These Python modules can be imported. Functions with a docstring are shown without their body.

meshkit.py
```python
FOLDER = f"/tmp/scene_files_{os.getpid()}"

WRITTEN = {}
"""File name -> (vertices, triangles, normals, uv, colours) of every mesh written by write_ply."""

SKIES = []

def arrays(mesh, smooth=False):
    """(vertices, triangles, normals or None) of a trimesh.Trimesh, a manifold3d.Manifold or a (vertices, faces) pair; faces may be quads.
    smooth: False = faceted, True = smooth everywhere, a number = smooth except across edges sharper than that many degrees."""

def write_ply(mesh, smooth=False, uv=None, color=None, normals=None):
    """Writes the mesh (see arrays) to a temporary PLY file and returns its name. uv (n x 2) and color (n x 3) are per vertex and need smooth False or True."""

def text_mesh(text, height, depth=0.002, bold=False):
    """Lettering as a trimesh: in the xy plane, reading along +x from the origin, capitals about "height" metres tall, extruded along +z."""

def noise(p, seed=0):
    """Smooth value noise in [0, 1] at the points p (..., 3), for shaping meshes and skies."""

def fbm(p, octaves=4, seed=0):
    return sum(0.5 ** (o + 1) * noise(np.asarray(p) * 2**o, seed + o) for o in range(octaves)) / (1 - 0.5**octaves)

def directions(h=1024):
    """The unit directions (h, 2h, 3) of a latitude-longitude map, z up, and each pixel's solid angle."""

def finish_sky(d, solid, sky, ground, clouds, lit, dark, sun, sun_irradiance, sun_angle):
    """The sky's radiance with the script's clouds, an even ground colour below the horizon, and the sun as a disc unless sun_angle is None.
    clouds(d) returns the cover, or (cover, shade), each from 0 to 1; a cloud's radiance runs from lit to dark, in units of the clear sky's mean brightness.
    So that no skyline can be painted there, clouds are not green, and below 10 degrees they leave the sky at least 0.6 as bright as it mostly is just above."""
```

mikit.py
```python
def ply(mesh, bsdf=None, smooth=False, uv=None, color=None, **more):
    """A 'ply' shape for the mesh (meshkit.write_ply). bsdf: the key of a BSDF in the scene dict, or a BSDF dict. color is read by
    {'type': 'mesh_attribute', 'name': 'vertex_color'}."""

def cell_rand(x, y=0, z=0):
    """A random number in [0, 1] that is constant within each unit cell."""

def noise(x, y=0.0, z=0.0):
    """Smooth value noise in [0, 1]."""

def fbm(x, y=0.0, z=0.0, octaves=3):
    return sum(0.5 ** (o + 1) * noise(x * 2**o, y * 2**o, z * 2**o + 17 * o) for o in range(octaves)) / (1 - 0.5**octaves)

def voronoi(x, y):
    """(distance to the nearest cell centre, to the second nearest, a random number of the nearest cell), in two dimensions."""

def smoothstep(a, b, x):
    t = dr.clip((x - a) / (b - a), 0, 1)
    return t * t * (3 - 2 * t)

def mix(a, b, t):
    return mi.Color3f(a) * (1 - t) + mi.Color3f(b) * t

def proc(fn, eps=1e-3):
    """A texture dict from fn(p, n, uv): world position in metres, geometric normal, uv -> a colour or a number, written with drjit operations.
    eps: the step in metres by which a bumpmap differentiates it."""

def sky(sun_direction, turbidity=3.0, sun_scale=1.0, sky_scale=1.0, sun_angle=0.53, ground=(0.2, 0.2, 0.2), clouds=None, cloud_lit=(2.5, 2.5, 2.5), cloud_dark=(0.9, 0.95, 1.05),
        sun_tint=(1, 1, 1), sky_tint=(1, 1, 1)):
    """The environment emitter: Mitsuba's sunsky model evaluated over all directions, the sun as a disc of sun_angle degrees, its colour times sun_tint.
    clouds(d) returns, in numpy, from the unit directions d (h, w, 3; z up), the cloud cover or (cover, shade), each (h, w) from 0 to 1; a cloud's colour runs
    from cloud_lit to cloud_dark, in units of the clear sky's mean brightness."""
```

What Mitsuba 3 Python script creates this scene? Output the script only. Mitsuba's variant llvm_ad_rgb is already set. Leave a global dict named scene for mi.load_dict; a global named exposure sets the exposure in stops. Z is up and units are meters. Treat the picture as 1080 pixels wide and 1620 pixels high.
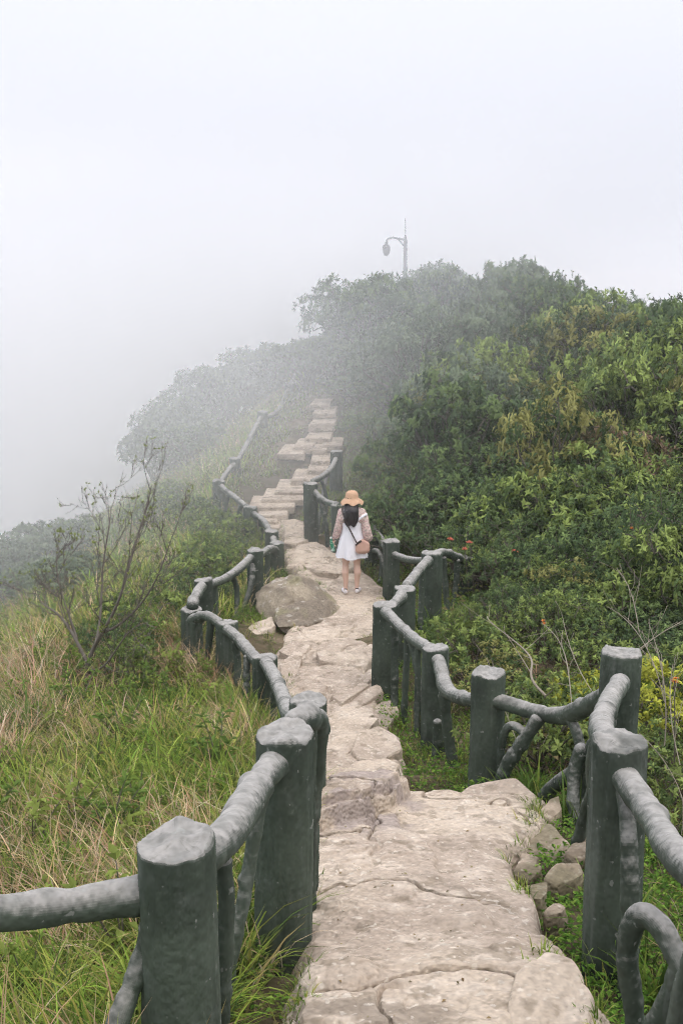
import math, random
import numpy as np
import trimesh, manifold3d
import drjit as dr
import mitsuba as mi
import mikit, meshkit
from scipy.interpolate import RBFInterpolator
from scipy.spatial import cKDTree
T = mi.ScalarTransform4f
scene, labels = {}, {}
PI = math.pi

# ---------------------------------------------------------------- camera, light, exposure
EYE = np.array([0.0, 0.0, 5.05])            # the path where the woman stands is z = 0
PITCH = math.radians(12.0)
scene['camera'] = {'type': 'perspective', 'fov': 48.46, 'fov_axis': 'y', 'near_clip': 0.05, 'far_clip': 2000.0,
    'to_world': T().look_at(origin=EYE.tolist(), target=[0.0, math.cos(PITCH), 5.05 - math.sin(PITCH)], up=[0, 0, 1]),
    'medium': {'type': 'ref', 'id': 'fog'}}
scene['sky'] = mikit.sky([0.25, -0.35, 0.9], turbidity=3, sun_scale=0.25, sun_angle=60, sun_tint=(0.97, 0.99, 1.06), ground=(0.49, 0.49, 0.50),
    clouds=lambda d: (np.ones(d.shape[:2]), 1 - np.clip(d[..., 2], 0, 1)), cloud_lit=(3.25, 3.34, 3.70), cloud_dark=(1.5, 1.54, 1.69), sky_scale=1.0)
exposure = 2.06

# ---------------------------------------------------------------- drifting hill fog
FOG_LO, FOG_HI = np.array([-75.0, -30.0, -46.0]), np.array([62.0, 105.0, 13.0])
def fog_density(p):
    """Extinction per metre: thin air over the near ridge, a bank drifting up the left slope and across the far stairs."""
    x, y, z = p[..., 0], p[..., 1], p[..., 2]
    s = lambda a, b, t: (lambda k: k * k * (3 - 2 * k))(np.clip((t - a) / (b - a), 0, 1))
    n = meshkit.fbm(p / np.array([9.0, 9.0, 6.0]) + 3.1, 3, 5)
    n = s(0.32, 0.68, n)                             # separate wisps
    side = 3.9 - x + 0.15 * np.maximum(y - 20, 0)   # metres to the left of the bank's edge, which swings right uphill
    bank = s(14, 27, y + 0.35 * np.clip(side, 0, 12) - 0.5) * s(-4.5, 6.5, side)
    far = s(26, 50, y)
    valley = s(7, 26, -x) * s(4, 20, y + 6)
    thin = 0.15 + 0.85 * s(9.2, 2.0, z)                 # the bank thins out upwards
    d = 0.0012 + (0.060 * bank * (0.32 + 1.25 * n) + 0.026 * far * (0.5 + n) + 0.032 * valley) * thin
    return np.clip(d, 0.0, 0.13)
g = [np.linspace(FOG_LO[k] + 1, FOG_HI[k] - 1, n) for k, n in enumerate((100, 96, 40))]
gx, gy, gz = np.meshgrid(*g, indexing='ij')
dens = fog_density(np.stack([gx, gy, gz], -1)).transpose(2, 1, 0)[..., None].astype(np.float32)
fog_frame = T().translate(FOG_LO.tolist()).scale((FOG_HI - FOG_LO).tolist())
scene['fog'] = {'type': 'heterogeneous', 'albedo': {'type': 'rgb', 'value': [0.997, 0.9985, 0.9995]},
    'sigma_t': {'type': 'gridvolume', 'grid': mi.VolumeGrid(np.ascontiguousarray(dens)), 'to_world': fog_frame, 'filter_type': 'trilinear'}, 'scale': 1.0,
    'phase': {'type': 'hg', 'g': 0.62}}
scene['haze'] = {'type': 'cube', 'to_world': T().translate(((FOG_LO + FOG_HI) / 2).tolist()).scale(((FOG_HI - FOG_LO) / 2).tolist()),
    'bsdf': {'type': 'null'}, 'interior': {'type': 'ref', 'id': 'fog'}}
labels['haze'] = {'label': 'pale hill fog drifting over the ridge from the left', 'category': 'fog', 'kind': 'stuff'}

# ---------------------------------------------------------------- survey of the place, metres
GROUND = [[0.391, 3.9, 2.248], [0.329, 4.85, 1.97], [0.371, 6.1, 1.67], [0.554, 7.7, 1.338], [0.257, 8.6, 0.988], [0.169, 9.5, 0.836], [0.032, 10.7, 0.642], [-0.072, 12.2, 0.481], [-0.156, 13.4, 0.362], [0.0, 15.2, 0.242], [0.196, 17.0, 0.082], [0.0, 18.0, 0.059], [-0.567, 19.8, 0.03], [-0.994, 21.8, 0.035], [-1.242, 23.0, 0.094], [-1.358, 24.0, 0.365], [-0.868, 25.7, 0.697], [-0.533, 27.15, 0.991], [-0.458, 29.3, 1.412], [-0.722, 32.5, 1.649], [-1.295, 36.0, 1.88], [-0.516, 3.3, 2.347], [-0.316, 4.76, 1.896], [-0.303, 7.2, 1.392], [-0.815, 11.3, 0.395], [-1.355, 12.6, 0.238], [-1.841, 13.3, 0.356], [-1.845, 14.5, 0.332], [-1.347, 17.0, -0.122], [-1.195, 20.0, -0.317], [-1.757, 21.5, -0.148], [-2.849, 12.0, 0.444], [-1.739, 5.2, 1.641], [-2.445, 7.5, 1.142], [-3.82, 12.0, 0.257], [-5.104, 14.5, -0.38], [-1.557, 9.0, 0.914], [-0.612, 6.3, 1.559], [-3.342, 17.0, -0.071], [-2.742, 20.0, 0.215], [-2.859, 24.0, 0.088], [-4.277, 26.0, -0.326], [-5.314, 27.5, -0.875], [-6.454, 29.0, -1.791], [-7.19, 26.0, -2.314], [-8.419, 30.0, -2.556], [-7.203, 23.0, -2.225], [-6.898, 17.0, -1.528], [1.228, 4.7, 1.854], [1.462, 4.3, 1.838], [1.932, 7.2, 1.345], [1.162, 8.5, 0.925], [0.852, 10.0, 0.519], [0.445, 12.0, 0.407], [0.753, 12.9, 0.537], [1.177, 14.5, 0.463], [1.887, 16.5, 0.179], [0.784, 17.0, 0.184], [0.523, 19.0, 0.064], [-0.589, 20.7, 0.385], [-0.136, 24.0, 0.338], [1.438, 6.6, 1.524], [3.0, 7.0, 0.9], [4.5, 10.0, 0.5], [6.0, 14.0, 0.5], [2.8, 18.0, 0.5], [5.0, 24.0, 1.3], [8.0, 22.0, 1.0], [6.0, 30.0, 2.3], [2.5, 30.0, 1.6], [6.0, 38.0, 2.5], [14.0, 38.0, 0.2], [10.0, 38.0, 1.2], [3.0, 48.0, 1.8], [0.0, 44.0, 1.6], [-2.0, 40.0, 0.7], [12.0, 26.0, 0.2], [10.0, 14.0, -0.2], [15.0, 10.0, -2.0], [22.0, 20.0, -2.5], [26.0, 40.0, -1.0], [-6.0, 34.0, -1.9], [-9.0, 36.0, -3.8], [-12.0, 33.0, -6.0], [-7.2, 33.0, -2.6], [-10.5, 35.0, -5.2], [-10.0, 26.0, -3.2], [-3.4, 37.0, 0.2], [-14.0, 28.0, -7.0], [-9.0, 14.0, -1.6], [-14.0, 16.0, -4.5], [-8.0, 6.0, 0.0], [-14.0, 6.0, -3.5], [-24.0, 25.0, -24.0], [-24.0, 5.0, -20.0], [-19.0, 40.0, -20.0], [-30.0, 50.0, -36.0], [-18.0, 12.0, -10.0], [-17.0, 22.0, -11.0], [0.0, 0.0, 3.3], [0.0, -8.0, 4.2], [-5.0, -8.0, 3.0], [6.0, -8.0, 3.0], [5.0, 2.0, 1.8], [12.0, 2.0, -1.5], [-5.0, 0.0, 2.5], [0.0, 60.0, 1.0], [12.0, 60.0, 0.0], [30.0, 70.0, -10.0], [-20.0, 70.0, -34.0], [0.0, 80.0, -10.0], [45.0, 40.0, -14.0], [45.0, 0.0, -16.0], [-42.0, 30.0, -42.0], [-42.0, 0.0, -41.0], [-42.0, 70.0, -42.0], [0.0, 103.0, -26.0], [60.0, 103.0, -38.0], [60.0, 50.0, -28.0], [60.0, -28.0, -30.0], [-73.0, 103.0, -42.0], [-73.0, 60.0, -42.0], [-73.0, -28.0, -42.0], [0.0, -28.0, 2.0], [-40.0, -28.0, -38.0]]
PATH_NEAR = [[[-0.163, 3.0, 2.548], [0.902, 3.0, 2.548]], [[-0.179, 3.55, 2.348], [0.975, 3.55, 2.348]], [[-0.171, 3.9, 2.248], [0.965, 3.9, 2.248]], [[-0.171, 4.3, 2.141], [0.887, 4.3, 2.141]], [[-0.173, 4.85, 1.97], [0.915, 4.85, 1.97]], [[-0.178, 5.4, 1.841], [0.965, 5.4, 1.841]], [[-0.207, 6.1, 1.67], [1.019, 6.1, 1.67]], [[-0.2, 6.9, 1.5], [1.289, 6.9, 1.5]], [[-0.169, 7.6, 1.327], [1.391, 7.6, 1.327]]]
PATH_FAR = [[[-0.203, 8.5, 1.007], [0.585, 8.5, 1.007]], [[-0.271, 9.5, 0.836], [0.48, 9.5, 0.836]], [[-0.379, 10.7, 0.642], [0.379, 10.7, 0.642]], [[-0.658, 12.2, 0.481], [0.344, 12.2, 0.481]], [[-0.845, 13.4, 0.362], [0.391, 13.4, 0.362]], [[-0.749, 15.2, 0.242], [0.511, 15.2, 0.242]], [[-0.343, 17.0, 0.082], [0.687, 17.0, 0.082]], [[-0.621, 18.0, 0.059], [0.518, 18.0, 0.059]], [[-1.043, 19.8, 0.03], [0.057, 19.8, 0.03]], [[-1.18, 21.8, 0.035], [-0.435, 21.8, 0.035]], [[-1.285, 22.6, 0.089], [-0.797, 22.6, 0.089]]]
POSTS_LEFT = [[[-0.525, 3.3, 3.304], 0.125], [[-0.282, 4.76, 3.053], 0.13], [[-0.243, 7.0, 2.328], 0.124], [[-0.791, 11.3, 1.118], 0.132], [[-1.337, 12.6, 1.08], 0.132], [[-1.823, 13.3, 1.02], 0.131], [[-1.839, 14.6, 1.045], 0.126], [[-1.332, 17.0, 0.86], 0.126], [[-1.124, 19.3, 0.418], 0.127], [[-1.266, 20.2, 0.427], 0.127], [[-1.72, 21.2, 0.654], 0.132], [[-2.561, 23.5, 0.747], 0.133], [[-2.456, 26.0, 0.809], 0.132], [[-2.09, 30.0, 1.409], 0.142], [[-1.565, 34.0, 1.756], 0.141]]
POSTS_RIGHT = [[[1.261, 3.2, 3.309], 0.126], [[1.24, 4.7, 3.04], 0.125], [[1.847, 7.2, 2.589], 0.132], [[1.149, 8.5, 1.961], 0.134], [[0.879, 10.2, 1.594], 0.125], [[0.472, 12.0, 1.471], 0.132], [[0.721, 12.9, 1.412], 0.13], [[1.178, 14.5, 1.434], 0.137], [[1.843, 16.5, 0.867], 0.128], [[0.776, 17.0, 1.0], 0.131], [[0.519, 19.0, 0.901], 0.119], [[-0.056, 19.8, 0.991], 0.124], [[-0.561, 20.7, 1.212], 0.134], [[-0.121, 24.0, 1.299], 0.135]]
RAILS_LEFT = [[[-1.248, 2.9, 3.258, 0.062], [-1.066, 3.1, 3.151, 0.059], [-0.837, 3.25, 3.092, 0.058], [-0.707, 3.3, 3.089, 0.057], [-0.566, 3.33, 3.105, 0.059]], [[-0.496, 3.4, 3.166, 0.062], [-0.419, 3.55, 3.142, 0.066], [-0.368, 3.95, 3.069, 0.065], [-0.324, 4.45, 2.968, 0.064], [-0.28, 4.7, 2.92, 0.065]], [[-0.244, 4.85, 3.022, 0.06], [-0.142, 5.0, 3.009, 0.054], [-0.109, 5.1, 2.949, 0.05], [-0.104, 5.15, 2.847, 0.046]], [[-0.785, 11.2, 1.077, 0.071], [-0.671, 10.6, 1.159, 0.07], [-0.52, 9.4, 1.413, 0.069], [-0.397, 8.2, 1.734, 0.072], [-0.281, 7.2, 2.107, 0.071]], [[-1.328, 12.5, 1.02, 0.06], [-1.178, 12.2, 1.021, 0.065], [-1.003, 11.7, 1.029, 0.068], [-0.845, 11.3, 1.027, 0.071]], [[-1.787, 13.0, 0.946, 0.056], [-1.727, 12.9, 1.024, 0.062], [-1.616, 12.8, 1.086, 0.062], [-1.509, 12.7, 1.087, 0.061], [-1.375, 12.6, 1.026, 0.055]], [[-1.815, 13.3, 1.044, 0.064], [-1.818, 13.7, 1.063, 0.069], [-1.825, 14.4, 0.989, 0.069]], [[-1.825, 14.6, 0.932, 0.059], [-1.694, 15.1, 0.863, 0.058], [-1.544, 16.0, 0.756, 0.061], [-1.363, 17.0, 0.76, 0.069]], [[-1.33, 17.2, 0.648, 0.053], [-1.25, 18.2, 0.521, 0.061], [-1.178, 18.9, 0.381, 0.072], [-1.105, 19.3, 0.225, 0.064]], [[-1.126, 19.3, 0.293, 0.06], [-1.239, 20.1, 0.285, 0.062]], [[-1.71, 21.2, 0.519, 0.055], [-1.514, 20.8, 0.508, 0.064], [-1.4, 20.5, 0.466, 0.063], [-1.29, 20.2, 0.344, 0.057]], [[-2.55, 23.5, 0.625, 0.061], [-2.249, 22.7, 0.593, 0.059], [-1.995, 22.0, 0.578, 0.057], [-1.709, 21.2, 0.568, 0.055]], [[-2.549, 23.5, 0.652, 0.055], [-2.522, 24.3, 0.698, 0.057], [-2.473, 26.0, 0.661, 0.061]], [[-2.444, 26.0, 0.69, 0.055], [-2.323, 28.0, 0.864, 0.065], [-2.211, 29.3, 1.083, 0.068], [-2.092, 30.0, 1.274, 0.063]], [[-2.076, 30.0, 1.274, 0.056], [-1.868, 31.0, 1.183, 0.065], [-1.719, 32.5, 1.287, 0.06], [-1.567, 34.0, 1.605, 0.063]], [[-1.566, 34.0, 1.643, 0.063], [-1.455, 36.5, 1.836, 0.059], [-1.422, 39.0, 1.938, 0.063]]]
BRACES_LEFT = [[[-0.599, 3.3, 3.011, 0.042], [-0.647, 3.28, 2.854, 0.039], [-0.702, 3.2, 2.728, 0.037], [-0.749, 3.15, 2.584, 0.037]], [[-0.411, 3.6, 3.067, 0.03], [-0.401, 3.6, 2.911, 0.029], [-0.41, 3.6, 2.714, 0.03], [-0.429, 3.62, 2.346, 0.035]], [[-0.322, 4.3, 2.963, 0.035], [-0.354, 4.25, 2.807, 0.031], [-0.396, 4.2, 2.554, 0.03], [-0.441, 4.15, 2.358, 0.033], [-0.483, 4.1, 2.104, 0.037]], [[-0.104, 5.15, 2.896, 0.044], [-0.115, 5.2, 2.71, 0.037], [-0.135, 5.25, 2.485, 0.037], [-0.147, 5.3, 2.323, 0.043]], [[-0.148, 5.0, 2.99, 0.035], [-0.153, 5.05, 2.778, 0.034], [-0.16, 5.1, 2.459, 0.037]], [[-1.193, 12.2, 0.991, 0.043], [-1.17, 12.2, 0.707, 0.043], [-1.19, 12.1, 0.293, 0.048]], [[-1.008, 11.6, 1.027, 0.038], [-1.011, 11.5, 0.779, 0.04], [-1.023, 11.4, 0.425, 0.043]], [[-0.634, 10.4, 1.168, 0.039], [-0.655, 10.4, 0.961, 0.037], [-0.683, 10.3, 0.742, 0.039]], [[-1.742, 12.9, 1.009, 0.045], [-1.756, 12.9, 0.774, 0.042], [-1.741, 12.9, 0.498, 0.039], [-1.706, 12.8, 0.217, 0.042]], [[-1.523, 12.7, 1.087, 0.044], [-1.536, 12.7, 0.879, 0.041], [-1.586, 12.75, 0.55, 0.039], [-1.661, 12.8, 0.217, 0.042]], [[-1.727, 15.0, 0.882, 0.038], [-1.723, 15.0, 0.667, 0.038], [-1.738, 14.9, 0.292, 0.042]], [[-1.589, 15.8, 0.791, 0.04], [-1.529, 15.9, 0.594, 0.04], [-1.515, 15.9, 0.356, 0.04], [-1.567, 15.7, 0.036, 0.044]], [[-1.366, 16.9, 0.665, 0.05], [-1.385, 16.7, 0.32, 0.046], [-1.458, 16.6, 0.1, 0.046], [-1.561, 16.5, -0.219, 0.05]], [[-1.225, 18.3, 0.497, 0.05], [-1.228, 18.3, 0.302, 0.046], [-1.254, 18.3, -0.079, 0.051]], [[-1.163, 19.0, 0.322, 0.048], [-1.155, 19.0, 0.12, 0.044], [-1.159, 19.0, -0.218, 0.048]], [[-1.526, 20.8, 0.484, 0.047], [-1.506, 20.8, 0.265, 0.043], [-1.584, 20.8, -0.224, 0.048]], [[-1.962, 21.9, 0.56, 0.045], [-2.03, 21.9, 0.268, 0.045], [-2.075, 21.9, -0.116, 0.045]], [[-1.851, 21.6, 0.521, 0.034], [-1.918, 21.6, 0.207, 0.034], [-1.826, 21.6, -0.172, 0.039]], [[-2.297, 22.8, 0.599, 0.046], [-2.383, 22.8, 0.204, 0.041], [-2.443, 22.8, -0.195, 0.047]], [[-2.376, 27.3, 0.783, 0.049], [-2.399, 27.3, 0.348, 0.049], [-2.455, 27.3, -0.2, 0.049]], [[-2.212, 29.3, 1.066, 0.052], [-2.236, 29.3, 0.587, 0.046], [-2.196, 29.3, -0.08, 0.053]]]
RAILS_RIGHT = [[[1.217, 4.75, 2.898, 0.059], [1.24, 4.45, 2.891, 0.058], [1.222, 4.05, 2.94, 0.057], [1.182, 3.6, 3.043, 0.059], [1.207, 3.35, 3.104, 0.062], [1.262, 3.2, 3.159, 0.062]], [[1.815, 7.0, 2.429, 0.066], [1.594, 6.4, 2.534, 0.063], [1.388, 5.7, 2.702, 0.062], [1.24, 5.0, 2.896, 0.062], [1.244, 4.75, 2.928, 0.059]], [[1.169, 8.45, 1.738, 0.058], [1.328, 8.35, 1.736, 0.06], [1.53, 8.1, 1.764, 0.062], [1.681, 7.7, 1.946, 0.067], [1.812, 7.25, 2.254, 0.068]], [[0.884, 10.1, 1.517, 0.059], [0.916, 9.9, 1.44, 0.066], [0.928, 9.7, 1.393, 0.069], [0.985, 9.2, 1.479, 0.061], [1.14, 8.6, 1.658, 0.057]], [[0.468, 11.9, 1.422, 0.064], [0.567, 11.5, 1.419, 0.062], [0.691, 11.0, 1.43, 0.062], [0.871, 10.3, 1.51, 0.063]], [[0.722, 12.9, 1.335, 0.072], [0.635, 12.5, 1.345, 0.067], [0.5, 12.0, 1.392, 0.058]], [[1.139, 14.4, 1.348, 0.066], [0.967, 13.8, 1.355, 0.067], [0.764, 13.0, 1.368, 0.066]], [[0.779, 17.0, 0.78, 0.061], [0.934, 16.3, 0.879, 0.055], [1.059, 15.4, 1.082, 0.052], [1.188, 14.6, 1.297, 0.049]], [[1.204, 14.6, 1.348, 0.049], [1.392, 15.2, 1.25, 0.058], [1.631, 16.0, 0.993, 0.065], [1.825, 16.5, 0.808, 0.056]], [[0.519, 19.0, 0.757, 0.059], [0.627, 18.3, 0.733, 0.061], [0.721, 17.5, 0.737, 0.063], [0.799, 17.0, 0.7, 0.061]], [[-0.045, 19.8, 0.864, 0.057], [0.222, 19.5, 0.724, 0.051], [0.498, 19.0, 0.701, 0.05]], [[-0.538, 20.7, 1.105, 0.054], [-0.418, 20.5, 0.977, 0.059], [-0.275, 20.2, 0.944, 0.058], [-0.056, 19.8, 0.956, 0.052]], [[-0.121, 24.0, 1.135, 0.051], [-0.206, 22.8, 1.11, 0.059], [-0.344, 21.8, 1.145, 0.057], [-0.54, 20.8, 1.205, 0.049]]]
BRACES_RIGHT = [[[1.23, 4.62, 2.853, 0.04], [1.226, 4.5, 2.735, 0.038], [1.227, 4.42, 2.542, 0.039], [1.233, 4.4, 2.346, 0.04], [1.225, 4.35, 2.047, 0.041]], [[1.076, 3.75, 2.087, 0.042], [1.058, 3.75, 2.513, 0.039], [1.054, 3.75, 2.682, 0.041], [1.092, 3.72, 2.769, 0.042], [1.138, 3.66, 2.756, 0.041], [1.177, 3.6, 2.69, 0.039], [1.243, 3.5, 2.634, 0.04]], [[1.193, 3.58, 2.703, 0.035], [1.171, 3.6, 2.565, 0.036], [1.132, 3.62, 2.398, 0.036], [1.087, 3.65, 2.193, 0.039]], [[1.213, 3.3, 3.067, 0.036], [1.177, 3.4, 2.844, 0.034], [1.139, 3.5, 2.56, 0.037]], [[1.506, 8.1, 1.754, 0.05], [1.393, 8.1, 1.57, 0.052], [1.287, 8.15, 1.357, 0.054], [1.179, 8.2, 1.097, 0.055]], [[1.624, 7.8, 1.91, 0.044], [1.687, 7.7, 1.805, 0.038], [1.743, 7.6, 1.703, 0.04]], [[1.733, 6.9, 2.208, 0.049], [1.714, 7.3, 1.835, 0.052], [1.656, 7.6, 1.523, 0.053], [1.564, 7.8, 1.315, 0.052], [1.45, 7.9, 1.18, 0.051]], [[1.665, 7.3, 1.858, 0.049], [1.604, 7.3, 1.649, 0.047], [1.588, 7.2, 1.463, 0.042], [1.583, 7.1, 1.21, 0.046]], [[1.475, 6.0, 2.293, 0.034], [1.452, 6.2, 1.981, 0.036], [1.413, 6.4, 1.652, 0.04]], [[0.919, 9.6, 1.395, 0.05], [0.942, 9.6, 1.095, 0.048], [0.988, 9.6, 0.792, 0.05], [1.071, 9.5, 0.44, 0.055]], [[0.889, 9.9, 0.984, 0.04], [0.881, 9.9, 0.784, 0.04], [0.845, 9.8, 0.326, 0.045]], [[0.554, 11.5, 1.391, 0.04], [0.563, 11.5, 1.097, 0.038], [0.564, 11.4, 0.568, 0.043]], [[0.665, 11.0, 1.437, 0.036], [0.657, 11.0, 1.067, 0.033], [0.631, 11.0, 0.519, 0.039]], [[0.76, 10.7, 1.451, 0.032], [0.753, 10.7, 1.043, 0.03], [0.755, 10.6, 0.449, 0.035]], [[0.842, 13.3, 1.323, 0.037], [0.831, 13.3, 1.044, 0.037], [0.807, 13.2, 0.594, 0.04]], [[1.029, 14.0, 1.335, 0.039], [1.024, 14.0, 1.085, 0.039], [1.0, 13.9, 0.653, 0.042]], [[1.393, 15.2, 1.196, 0.045], [1.424, 15.2, 0.926, 0.042], [1.475, 15.1, 0.547, 0.045]], [[1.668, 16.0, 0.956, 0.048], [1.674, 16.0, 0.709, 0.044], [1.617, 15.9, 0.308, 0.048]], [[0.655, 18.2, 0.693, 0.042], [0.667, 18.2, 0.382, 0.042], [0.625, 18.1, -0.023, 0.042]], [[0.512, 17.9, 0.596, 0.037], [0.581, 17.8, 0.621, 0.037], [0.666, 17.6, 0.484, 0.036], [0.725, 17.5, 0.146, 0.036]], [[-0.418, 20.5, 0.954, 0.042], [-0.324, 20.4, 0.69, 0.042], [-0.255, 20.3, 0.321, 0.042]], [[-0.229, 22.6, 1.131, 0.041], [-0.345, 21.8, 0.857, 0.039], [-0.487, 21.4, 0.252, 0.039]], [[-0.39, 21.6, 1.082, 0.034], [-0.294, 21.6, 0.709, 0.034], [-0.515, 21.5, 0.129, 0.039]], [[0.685, 10.9, 1.437, 0.033], [0.759, 10.8, 1.106, 0.03], [0.847, 10.5, 0.922, 0.03]], [[1.402, 8.1, 1.586, 0.038], [1.319, 8.2, 1.631, 0.033], [1.27, 8.35, 1.725, 0.03]], [[1.426, 5.8, 2.588, 0.038], [1.417, 6.0, 2.293, 0.037], [1.471, 6.1, 1.991, 0.035], [1.442, 6.1, 1.731, 0.041]]]
TREADS = [[[-1.183, 21.568, -0.126], [-0.764, 21.568, -0.126], [-0.759, 22.108, -0.126], [-1.173, 22.108, -0.126]], [[-1.224, 21.889, -0.062], [-1.011, 21.889, -0.062], [-1.026, 22.567, -0.062], [-1.234, 22.567, -0.062]], [[-1.517, 22.188, -0.002], [-1.15, 22.188, -0.002], [-1.151, 22.832, -0.002], [-1.507, 22.832, -0.002]], [[-1.664, 22.495, 0.059], [-1.293, 22.495, 0.059], [-1.314, 23.164, 0.059], [-1.685, 23.164, 0.059]], [[-1.722, 22.778, 0.116], [-1.101, 22.778, 0.116], [-1.115, 23.799, 0.116], [-1.742, 23.799, 0.116]], [[-1.938, 23.232, 0.206], [-0.976, 23.232, 0.206], [-0.975, 24.453, 0.206], [-1.952, 24.453, 0.206]], [[-1.688, 23.633, 0.287], [-0.777, 23.633, 0.287], [-0.75, 24.917, 0.287], [-1.663, 24.917, 0.287]], [[-1.443, 24.048, 0.37], [-0.762, 24.048, 0.37], [-0.738, 25.548, 0.37], [-1.413, 25.548, 0.37]], [[-1.117, 24.733, 0.507], [-0.503, 24.733, 0.507], [-0.461, 26.233, 0.507], [-1.064, 26.233, 0.507]], [[-0.784, 25.3, 0.62], [-0.242, 25.3, 0.62], [-0.184, 26.784, 0.62], [-0.708, 26.784, 0.62]], [[-0.714, 25.891, 0.738], [-0.248, 25.891, 0.738], [-0.206, 27.391, 0.738], [-0.661, 27.391, 0.738]], [[-1.51, 26.341, 0.828], [-0.873, 26.341, 0.828], [-0.809, 27.841, 0.828], [-1.405, 27.841, 0.828]], [[-1.158, 26.805, 0.921], [-0.662, 26.805, 0.921], [-0.602, 28.305, 0.921], [-1.062, 28.305, 0.921]], [[-0.703, 26.635, 0.887], [-0.329, 26.635, 0.887], [-0.29, 28.135, 0.887], [-0.646, 28.135, 0.887]], [[-0.453, 26.891, 0.938], [0.015, 26.891, 0.938], [0.064, 28.391, 0.938], [-0.397, 28.391, 0.938]], [[-0.891, 27.419, 1.044], [-0.261, 27.419, 1.044], [-0.178, 28.919, 1.044], [-0.776, 28.919, 1.044]], [[-0.826, 28.438, 1.248], [-0.175, 28.438, 1.248], [-0.083, 29.938, 1.248], [-0.701, 29.938, 1.248]], [[-0.752, 29.325, 1.425], [-0.164, 29.325, 1.425], [-0.089, 30.825, 1.425], [-0.652, 30.825, 1.425]], [[-0.835, 29.999, 1.56], [-0.301, 29.999, 1.56], [-0.231, 31.499, 1.56], [-0.736, 31.499, 1.56]]]
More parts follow.
